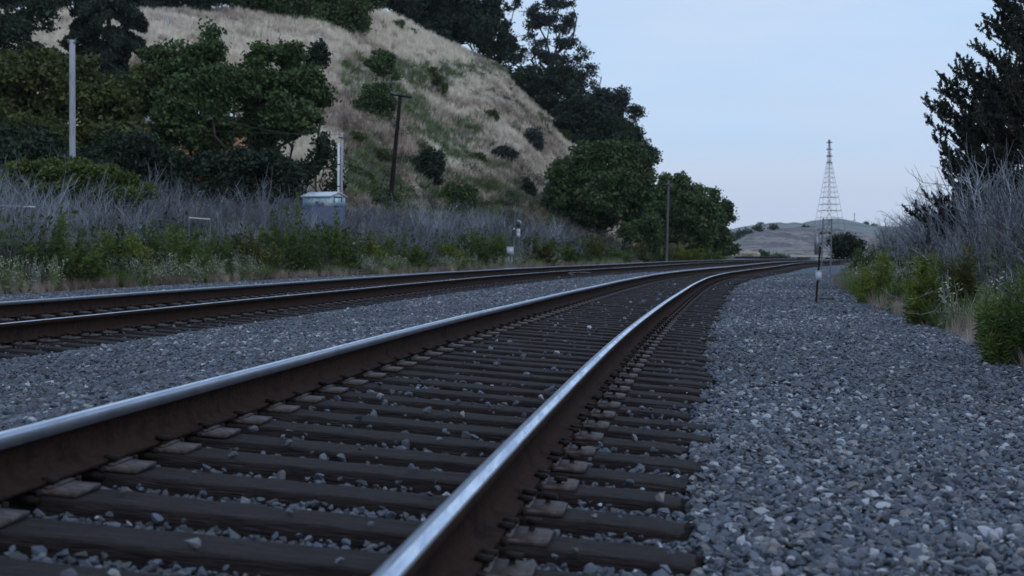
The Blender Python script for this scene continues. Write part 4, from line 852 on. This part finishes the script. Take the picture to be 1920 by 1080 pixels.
# hut with gable roof
def hut():
    Y = 63.0; base = at(607, 497, Y); gz = float(tz(base[0], Y)) - .05; base[2] = gz
    t = empty('equipment_hut', tuple(base), 'small gable roofed equipment hut, white on top and slate blue below, behind the brush', 'hut')
    m_up = mat('hut upper paint', (.42, .56, .66), .6, var=[(.26, .42, .56), (.58, .66, .72), (.50, .58, .64)], vscale=2.5, detail=8)
    m_lo = mat('hut slate blue wall', (.075, .092, .150), .8, var=[(.10, .12, .19), (.06, .075, .12)], vscale=3)
    m_rf = mat('hut roof', (.62, .66, .72), .6, var=[(.50, .55, .62)], vscale=3)
    m_dk = M['black']; rz = R(-62); Rm = rotz(rz)
    # local x along the ridge, local y across; long side faces left-front, gable faces right-front
    L, W, Hh = 1.95, 1.05, 0
    topz = at(607, 361, Y)[2]; H = topz - gz - .03; split = at(607, 387, Y)[2] - gz
    Rm = rotz(R(-27)); L = 1.44; W = 1.15
    c = base
    def bx(mb, ctr, d, mi=0): mb.box(c + Rm @ np.array(ctr, float), d, Rm, mi)
    mb = MB(); bx(mb, (0, 0, split / 2), (L, W, split)); link('lower_wall', mb.mesh('lower_wall', m_lo), t)
    mb = MB(); hu = H - .16 - split; bx(mb, (0, 0, split + hu / 2), (L + .01, W + .01, hu))
    zt = split + hu; pk = .17
    for sx in (-1, 1):
        x0 = sx * (L / 2 + .005); q = [(x0, -W / 2, zt), (x0, W / 2, zt), (x0, 0.02, zt + pk), (x0, -.02, zt + pk)]
        mb.add([c + Rm @ np.array(p) for p in q], [[0, 1, 2, 3]])
    link('upper_wall', mb.mesh('upper_wall', m_up), t)
    mb = MB()
    for sy in (-1, 1):
        A = math.atan2(pk, W / 2); Rr = Rm @ np.array([[1, 0, 0], [0, math.cos(A), sy * math.sin(A)], [0, -sy * math.sin(A), math.cos(A)]])
        mb.box(c + Rm @ np.array([0, sy * (W / 4 + .04), zt + pk / 2 + .015]), (L + .16, W / 2 / math.cos(A) + .14, .035), Rr)
    rf = link('roof', mb.mesh('roof', m_rf), t)
    mb = MB()
    bx(mb, (L / 2 + .012, 0, zt - .02), (.02, .60, .05)); bx(mb, (L / 2 + .012, -.29, zt - .15), (.02, .05, .26)); bx(mb, (L / 2 + .012, .29, zt - .12), (.02, .05, .22)); link('door_frame', mb.mesh('door_frame', m_dk), t)
    mb = MB(); bx(mb, (L / 2 + .02, -.16, split - .01), (.02, .28, .04)); link('hasp', mb.mesh('hasp', m_dk), t)
    # paint scrawl: short dark blue and dull red strokes on the long side
    m1 = mat('dark blue spray', (.03, .04, .10), .7); m2 = mat('dull red spray', (.25, .06, .09), .7); mb = MB(); yy = -W / 2 - .009
    for (u, v, w, h, a_, mi) in [(-.02, .16, .16, .03, .5, 0), (.04, .10, .20, .028, -.6, 0), (.10, .15, .14, .028, .3, 0), (.16, .05, .12, .03, -.9, 0), (.02, .2, .12, .02, 0, 0), (.30, .06, .12, .03, .4, 1), (.34, .12, .12, .028, -.3, 1), (.37, .03, .10, .03, .9, 1), (.28, .11, .06, .03, 1.2, 1)]:
        Rl = np.array([[math.cos(a_), 0, -math.sin(a_)], [0, 1, 0], [math.sin(a_), 0, math.cos(a_)]])
        mb.box(c + Rm @ np.array([u, yy, split + v]), (w, .006, h), Rm @ Rl, mi)
    link('graffiti', mb.mesh('graffiti', [m1, m2]), t)
hut()
# pipe and pole behind the hut
Yp = 65.5
for nm, lb, x0, ty, w, m in (('vent_pipe', 'white upright pipe rising behind the hut roof', 635, 271, .055, 'white_p'), ('mast', 'slim grey pole just right of the white pipe behind the hut', 641, 248, .075, 'pole_grey')):
    a = at(x0, ty, Yp); g = float(tz(a[0], Yp)); b = np.array([a[0], a[1], g - .1]); t = empty(nm, (b[0], b[1], g), lb, 'pole'); mb = MB(); mb.tube(np.linspace(b, a, 5), w if nm != 'mast' else .06, 8); link('shaft', mb.mesh('shaft', M[m], smooth=True), t)
    mb = MB()
    if nm == 'vent_pipe':
        mb.tube(np.linspace(a, a + [0, 0, .06], 3), [.065, .07, .02], 8); link('cap', mb.mesh('cap', M['white_p']), t)
        mb = MB()
        for q in (.9, 1.9): mb.tube([a - [0, 0, q], a - [0, 0, q + .05]], .064, 8)
        link('clamp', mb.mesh('clamp', M['black']), t)
    else:
        mb.box(a + [0, -.09, -.25], (.30, .05, .06)); link('bracket', mb.mesh('bracket', M['galv_d']), t)
MT = at(641, 252, Yp)
def cable(name, label, a, b, sag, r, m, n=24):
    a = np.array(a, float); b = np.array(b, float); u = np.linspace(0, 1, n)[:, None]; P = a + (b - a) * u; P[:, 2] -= (sag * 4 * u * (1 - u))[:, 0]
    mb = MB(); mb.tube(P, r, 5, cap=False); o = link(name, mb.mesh(name, M[m])); o['label'] = label; o['category'] = 'cable'
cable('overhead_cable', 'sagging cable from the grey timber pole down to the slim pole behind the hut', PT + [.15, -.06, 0], MT, 1.2, .007, 'wire')
cable('overhead_cable', 'lower thin wire through the broadleaf trees to the slim pole behind the hut', at(240, 238, 64), MT + [0, 0, -.02], .05, .006, 'wire')
cable('slack_wire', 'short slack wire across the round slope bush', at(655, 222, DY - 3), at(728, 218, DY - 1), .12, .012, 'wire')
# pale rail in the brush
def rails(label, a, b):
    mb = MB(); mb.tube([a, b], .02, 6); t = empty('pipe_rail', tuple(a), label, 'pipe'); link('pipe', mb.mesh('pipe', M['white_p']), t)
    for p in (a, b):
        mb = MB(); g = float(tz(p[0], p[1])); mb.tube([[p[0], p[1] + .04, g], [p[0], p[1] + .04, p[2]]], .018, 6); link('support', mb.mesh('support', M['galv_d']), t)
rails('pale horizontal pipe showing through the brush at the left edge', at(-20, 384, 44), at(66, 388, 44))
rails('short pale horizontal pipe in the brush below the broadleaf trees', at(354, 408, 47), at(394, 411, 47))
# small marker sign right of the hut
b = at(664, 456, 61); g = float(tz(b[0], 61)); t = empty('marker_post', (b[0], 61, g), 'tiny white marker plate on a stake right of the hut', 'marker'); mb = MB(); mb.tube([[b[0], 61, g], [b[0], 61, b[2]]], .02, 6); link('stake', mb.mesh('stake', M['pole_brown']), t)
mb = MB(); mb.box(b + [0, -.03, 0], (.12, .01, .11)); mb.box(b + [0, -.024, 0], (.13, .004, .12)); link('plate', mb.mesh('plate', M['white_p']), t)
# house hidden behind the broadleaf trees
b = gb(350, 330, 84); t = empty('house', tuple(b), 'orange walled house with a pale roof almost hidden behind the broadleaf trees', 'house')
m_or = mat('orange render', (.34, .17, .09), .9, var=[(.42, .23, .13)], vscale=2); z0 = at(350, 300, 84)[2]; z1h = at(350, 232, 84)[2]; x0 = at(262, 200, 84)[0]; x1 = at(446, 200, 84)[0]
mb = MB(); mb.box(((x0 + x1) / 2, 86, (z0 + z1h) / 2 - .5), (x1 - x0, 4, z1h - z0 + 1)); link('wall', mb.mesh('wall', m_or), t)
mb = MB(); mb.box(((x0 + x1) / 2, 83.97, (z0 + z1h) / 2), (.8, .06, .8)); link('window', mb.mesh('window', M['black']), t)
rr = at(300, 196, 84)[2]; mb = MB(); mb.add([[x0 - .3, 83.6, z1h], [x1 + .3, 83.6, z1h], [x1 - .8, 86, rr], [x0 + .8, 86, rr], [x0 - .3, 88.4, z1h], [x1 + .3, 88.4, z1h], ], [[0, 1, 2, 3], [3, 2, 5, 4], [0, 3, 4, 4][:4] if False else [0, 4, 5, 1]]); link('roof', mb.mesh('roof', M['white_p']), t)

# left trackside equipment: white box on legs
def left_gear():
    Y = 71.0; B = lambda px, py: at(px, py, Y)
    g = float(tz(B(957, 500)[0], Y)); c = B(956.5, 470); t = empty('relay_box', (c[0], Y, g), 'white equipment box on two legs beside the farther track', 'equipment box'); w = 13 * Y / F; h = 13.5 * Y / F
    mb = MB(); mb.box(c, (w, .22, h)); mb.box(c + [0, -.115, 0], (w * .86, .012, h * .86)); link('cabinet', mb.mesh('cabinet', M['box_w']), t)
    mb = MB(); mb.box(c + [0, 0, h / 2 + .012], (w + .04, .28, .024)); link('lid', mb.mesh('lid', M['box_w']), t)
    for dx in (-.06, .085):
        mb = MB(); mb.box((c[0] + dx, Y, (g + c[2] - h / 2) / 2), (.045, .05, c[2] - h / 2 - g)); link('leg', mb.mesh('leg', M['galv']), t)
    mb = MB(); mb.box((c[0], Y, g + .05), (.5, .35, .14)); link('footing', mb.mesh('footing', M['box_w']), t)
    # lattice mast beside it
    Y2 = 71.6; b = at(969, 500, Y2); g = float(tz(b[0], Y2)); t = empty('signal_mast', (b[0], Y2, g), 'slim lattice signal mast with small white housings beside the farther track', 'signal mast')
    tp = at(971, 381, Y2); mb = MB(); W = .13
    for sx in (-1, 1): mb.tube([[b[0] + sx * W, Y2, g], [tp[0] + sx * W * .9, Y2, tp[2]]], .016, 6)
    for sx in (-1,): mb.tube([[b[0] - .33, Y2, g], [b[0] - .06, Y2, at(965, 430, Y2)[2]]], .03, 6)
    zz = np.linspace(g, tp[2], 12)
    for i in range(11): s = 1 if i % 2 else -1; mb.tube([[b[0] - s * W, Y2, zz[i]], [b[0] + s * W, Y2, zz[i + 1]]], .008, 4); mb.tube([[b[0] - W, Y2, zz[i]], [b[0] + W, Y2, zz[i]]], .007, 4)
    link('lattice', mb.mesh('lattice', M['galv_d']), t)
    c = at(972, 437, Y2); mb = MB(); mb.box(c + [0, -.12, 0], (.18, .16, .42)); mb.box(c + [0, -.205, .1], (.13, .01, .12)); mb.box(c + [0, -.205, -.1], (.13, .01, .12)); link('housing', mb.mesh('housing', M['box_w']), t)
    c = at(972, 423, Y2); mb = MB(); mb.tube([c + [0, -.05, 0], c + [0, -.30, 0]], .09, 8); link('lamp_hood', mb.mesh('lamp_hood', M['black']), t)
    c = at(973, 414.5, Y2); mb = MB(); mb.box(c + [0, -.15, 0], (.20, .30, .035), np.array([[.97, 0, .24], [0, 1, 0], [-.24, 0, .97]])); mb.box(c + [.09, -.15, -.07], (.05, .1, .12)); link('cap', mb.mesh('cap', M['white_p']), t)
    c = at(964, 429, Y2); mb = MB(); mb.tube([c + [0, 0, -.05], c, c + [0, 0, .05]], [.02, .055, .02], 8); link('finial', mb.mesh('finial', M['white_p']), t)
    mb = MB(); mb.box((b[0] + .02, Y2, g + .05), (.55, .4, .14)); link('footing', mb.mesh('footing', M['box_w']), t)
left_gear()
# right trackside equipment
def right_gear():
    Y = 27.0; b = at(1530, 556, Y); g = float(b[2]) - .02; t = empty('marker_stake', (b[0], Y, g), 'leaning timber stake carrying a pale grey box, on the gravel at right', 'stake')
    mb = MB(); tp = at(1538, 462, Y); mb.tube([[b[0], Y, g - .1], tp], .021, 6); link('stake', mb.mesh('stake', M['pole_dark']), t)
    c = at(1533.5, 517, Y); w = 9.5 * Y / F; h = 17 * Y / F; mb = MB(); mb.box(c + [0, -.07, 0], (w, .09, h)); mb.box(c + [0, -.07, h / 2 + .005], (w + .015, .11, .01)); link('box', mb.mesh('box', M['box_w']), t)
    t = empty('ladder_frame', tuple(at(1549, 557, Y + .2)), 'slim two post steel lattice frame standing on the gravel at right', 'steel frame'); Yq = Y + .2
    A = [at(1538, 557, Yq), at(1543.5, 409, Yq)]; Bp = [at(1556, 557, Yq), at(1559.5, 410, Yq)]
    for P in (A, Bp):
        mb = MB(); mb.tube([P[0] - [0, 0, .05], P[1]], .014, 6); link('post', mb.mesh('post', M['galv_d']), t)
    mb = MB()
    for i in range(9):
        u0 = i / 9; u1 = (i + 1) / 9; p = A[0] + (A[1] - A[0]) * u0; q = Bp[0] + (Bp[1] - Bp[0]) * u1
        if i % 2: p = Bp[0] + (Bp[1] - Bp[0]) * u0; q = A[0] + (A[1] - A[0]) * u1
        mb.tube([p, q], .005, 4)
    for u in (.02, .5, .98): mb.tube([A[0] + (A[1] - A[0]) * u, Bp[0] + (Bp[1] - Bp[0]) * u], .005, 4)
    link('bracing', mb.mesh('bracing', M['galv_d']), t)
    mb = MB(); c = at(1549, 559, Yq); mb.box(c, (.26, .16, .05)); link('base_plate', mb.mesh('base_plate', M['galv_d']), t)
    # far trackside signal
    Y3 = 150.0; b = at(1541, 486, Y3); g = CZ - 1.05; t = empty('trackside_signal', (b[0], Y3, g), 'tall grey panel beside a signal mast in the distance, left of the pylon legs', 'signal')
    mb = MB(); tp = at(1541.5, 430, Y3); mb.tube([[b[0], Y3, g], tp], .07, 6); link('mast', mb.mesh('mast', M['galv_d']), t)
    c = at(1532, 456, Y3); mb = MB(); mb.box(c, (9.5 * Y3 / F, .15, 43 * Y3 / F)); mb.box(c + [0, -.08, 0], (7.5 * Y3 / F, .04, 40 * Y3 / F)); link('panel', mb.mesh('panel', M['galv']), t)
    for py in (437, 457, 473):
        c = at(1539.5, py, Y3); mb = MB(); mb.tube([c + [0, -.1, 0], c + [0, -.45, 0]], .14, 8); link('signal_lamp', mb.mesh('signal_lamp', M['black']), t)
    mb = MB(); mb.box(at(1543, 437, Y3), (.75, .1, .1)); link('bracket', mb.mesh('bracket', M['black']), t)
    mb = MB(); mb.box((at(1533, 484, Y3)[0], Y3, g + .15), (1.3, 1, .5)); link('footing', mb.mesh('footing', M['galv']), t)
right_gear()
# pylon
def pylon():
    Y = 560.0; c = at(1554, 480, Y); zb = CZ - 1.0; t = empty('pylon', (c[0], Y, zb), 'tall tapering lattice transmission pylon against the pale sky', 'pylon'); px = 1555; m = mat('pylon steel', (.10, .12, .15), .6, metal=.2)
    def pt(py, hw, sx, sy): q = at(px, py, Y); w = hw * Y / F; return q + [sx * w, sy * w, 0]
    hw = lambda py: np.interp(py, [262, 300, 412, 480], [1.4, 3.0, 21, 32])
    mb = MB()
    for sx in (-1, 1):
        for sy in (-1, 1): mb.tube([pt(py, hw(py), sx, sy) for py in (262, 300, 340, 380, 412, 474)], .055, 4)
    link('legs', mb.mesh('legs', m), t); mb = MB(); lv = [262, 268, 274, 280, 287, 294, 301, 308, 316, 324, 333, 342, 351, 360, 370, 383, 395, 408, 432, 456]
    for i, py in enumerate(lv):
        h = hw(py)
        for sy in (-1, 1): mb.tube([pt(py, h, -1, sy), pt(py, h, 1, sy)], .075 if py in (370, 383, 395) else .04, 4); mb.tube([pt(py, h, -1, -1), pt(py, h, -1, 1)], .04, 4); mb.tube([pt(py, h, 1, -1), pt(py, h, 1, 1)], .04, 4)
        if i + 1 < len(lv):
            p2 = lv[i + 1]
            for sx in (-1, 1): mb.tube([pt(py, h * .25, sx * (-1) ** i, 0), pt(p2, hw(p2) * .25, -sx * (-1) ** i, 0)], .085, 4)
            for sx, sy in ((1, -1), (-1, 1)): mb.tube([pt(py, h, sx, sy), pt(p2, hw(p2), -sx, sy)], .03, 4)
    link('bracing', mb.mesh('bracing', m), t)
    for py, w in ((267.5, 6), (280.5, 6), (293, 6.5), (305.5, 6)):
        mb = MB(); q = at(px, py, Y); W = w * Y / F; mb.tube([q - [W, 0, 0], q + [0, 0, .3], q + [W, 0, 0]], [.14, .3, .14], 4); link('crossarm', mb.mesh('crossarm', m), t)
pylon()
b = at(1602, 414, 1580); mb = MB(); mb.tube([b, b + [0, 0, 9]], .35, 6); mb.box(b + [0, 0, .5], (2, 2, 1)); mb.box(b + [0, 0, 7], (1.6, .3, .5)); o = link('hilltop_mast', mb.mesh('hilltop_mast', M['galv_d'])); o['label'] = 'thin mast on the crest of the far hill, right of the pylon'; o['category'] = 'mast'
# loop of wire on the ballast between the tracks
s_ = 0; P = []
c0 = at(1090, 517, 1.0); a, bb = ray(1088, 519); Yl = (CZ - .90 - CZ) / bb * 1.0; Yl = abs(Yl); c0 = np.array([a * Yl, Yl, CZ - .87])
for u in np.linspace(0, 1, 40):
    an = u * 2 * math.pi * 1.25; P.append(c0 + [.32 * math.cos(an + 2.6) * (1 + .25 * u), .22 * math.sin(an + 2.6), .02 + .12 * math.sin(u * math.pi) + .03 * math.sin(9 * u)])
mb = MB(); mb.tube(P, .007, 6); o = link('wire_loop', mb.mesh('wire_loop', M['galv'])); o['label'] = 'loose loop of pale wire lying on the ballast between the two tracks'; o['category'] = 'wire'
# fallen dead twigs at the foot of the right hand bushes
for lb, pa, pb, Y in (('pale dead branch lying across the gravel edge, pointing up to the right', (1640, 590), (1750, 545), 18.5), ('pale dead branch crossing the first, sloping down to the right', (1650, 540), (1708, 574), 19.5), ('low horizontal dead twig at the foot of the upright yellow green bush', (1700, 587), (1790, 586), 18.0)):
    a = at(*pa, Y); b = at(*pb, Y); a[2] = max(a[2], .04); r9 = np.random.default_rng(int(pa[0])); mb = MB(); P = limb(mb, a, b, .0045, .002, r9, .04, 8)
    for q in range(5): k = P[r9.integers(2, 7)]; limb(mb, k, k + (b - a) * .2 + r9.normal(0, .06, 3), .003, .0012, r9, .1, 4)
    o = link('dead_branch', mb.mesh('dead_branch', M['twig_pale'])); o['label'] = lb; o['category'] = 'branch'

# thin air between here and the far hills
hz = bpy.data.materials.new('haze'); hz.use_nodes = True; q = hz.node_tree; q.nodes.clear(); ho = q.nodes.new('ShaderNodeOutputMaterial'); pvv = q.nodes.new('ShaderNodeVolumePrincipled')
pvv.inputs['Color'].default_value = (.80, .87, 1.0, 1); pvv.inputs['Density'].default_value = .00008; q.links.new(pvv.outputs[0], ho.inputs['Volume'])
mb = MB(); mb.box((0, 1950, 90), (5200, 4200, 190)); o = link('haze', mb.mesh('haze', hz)); tagobj(o, 'thin bluish evening haze', 'haze', kind='stuff')
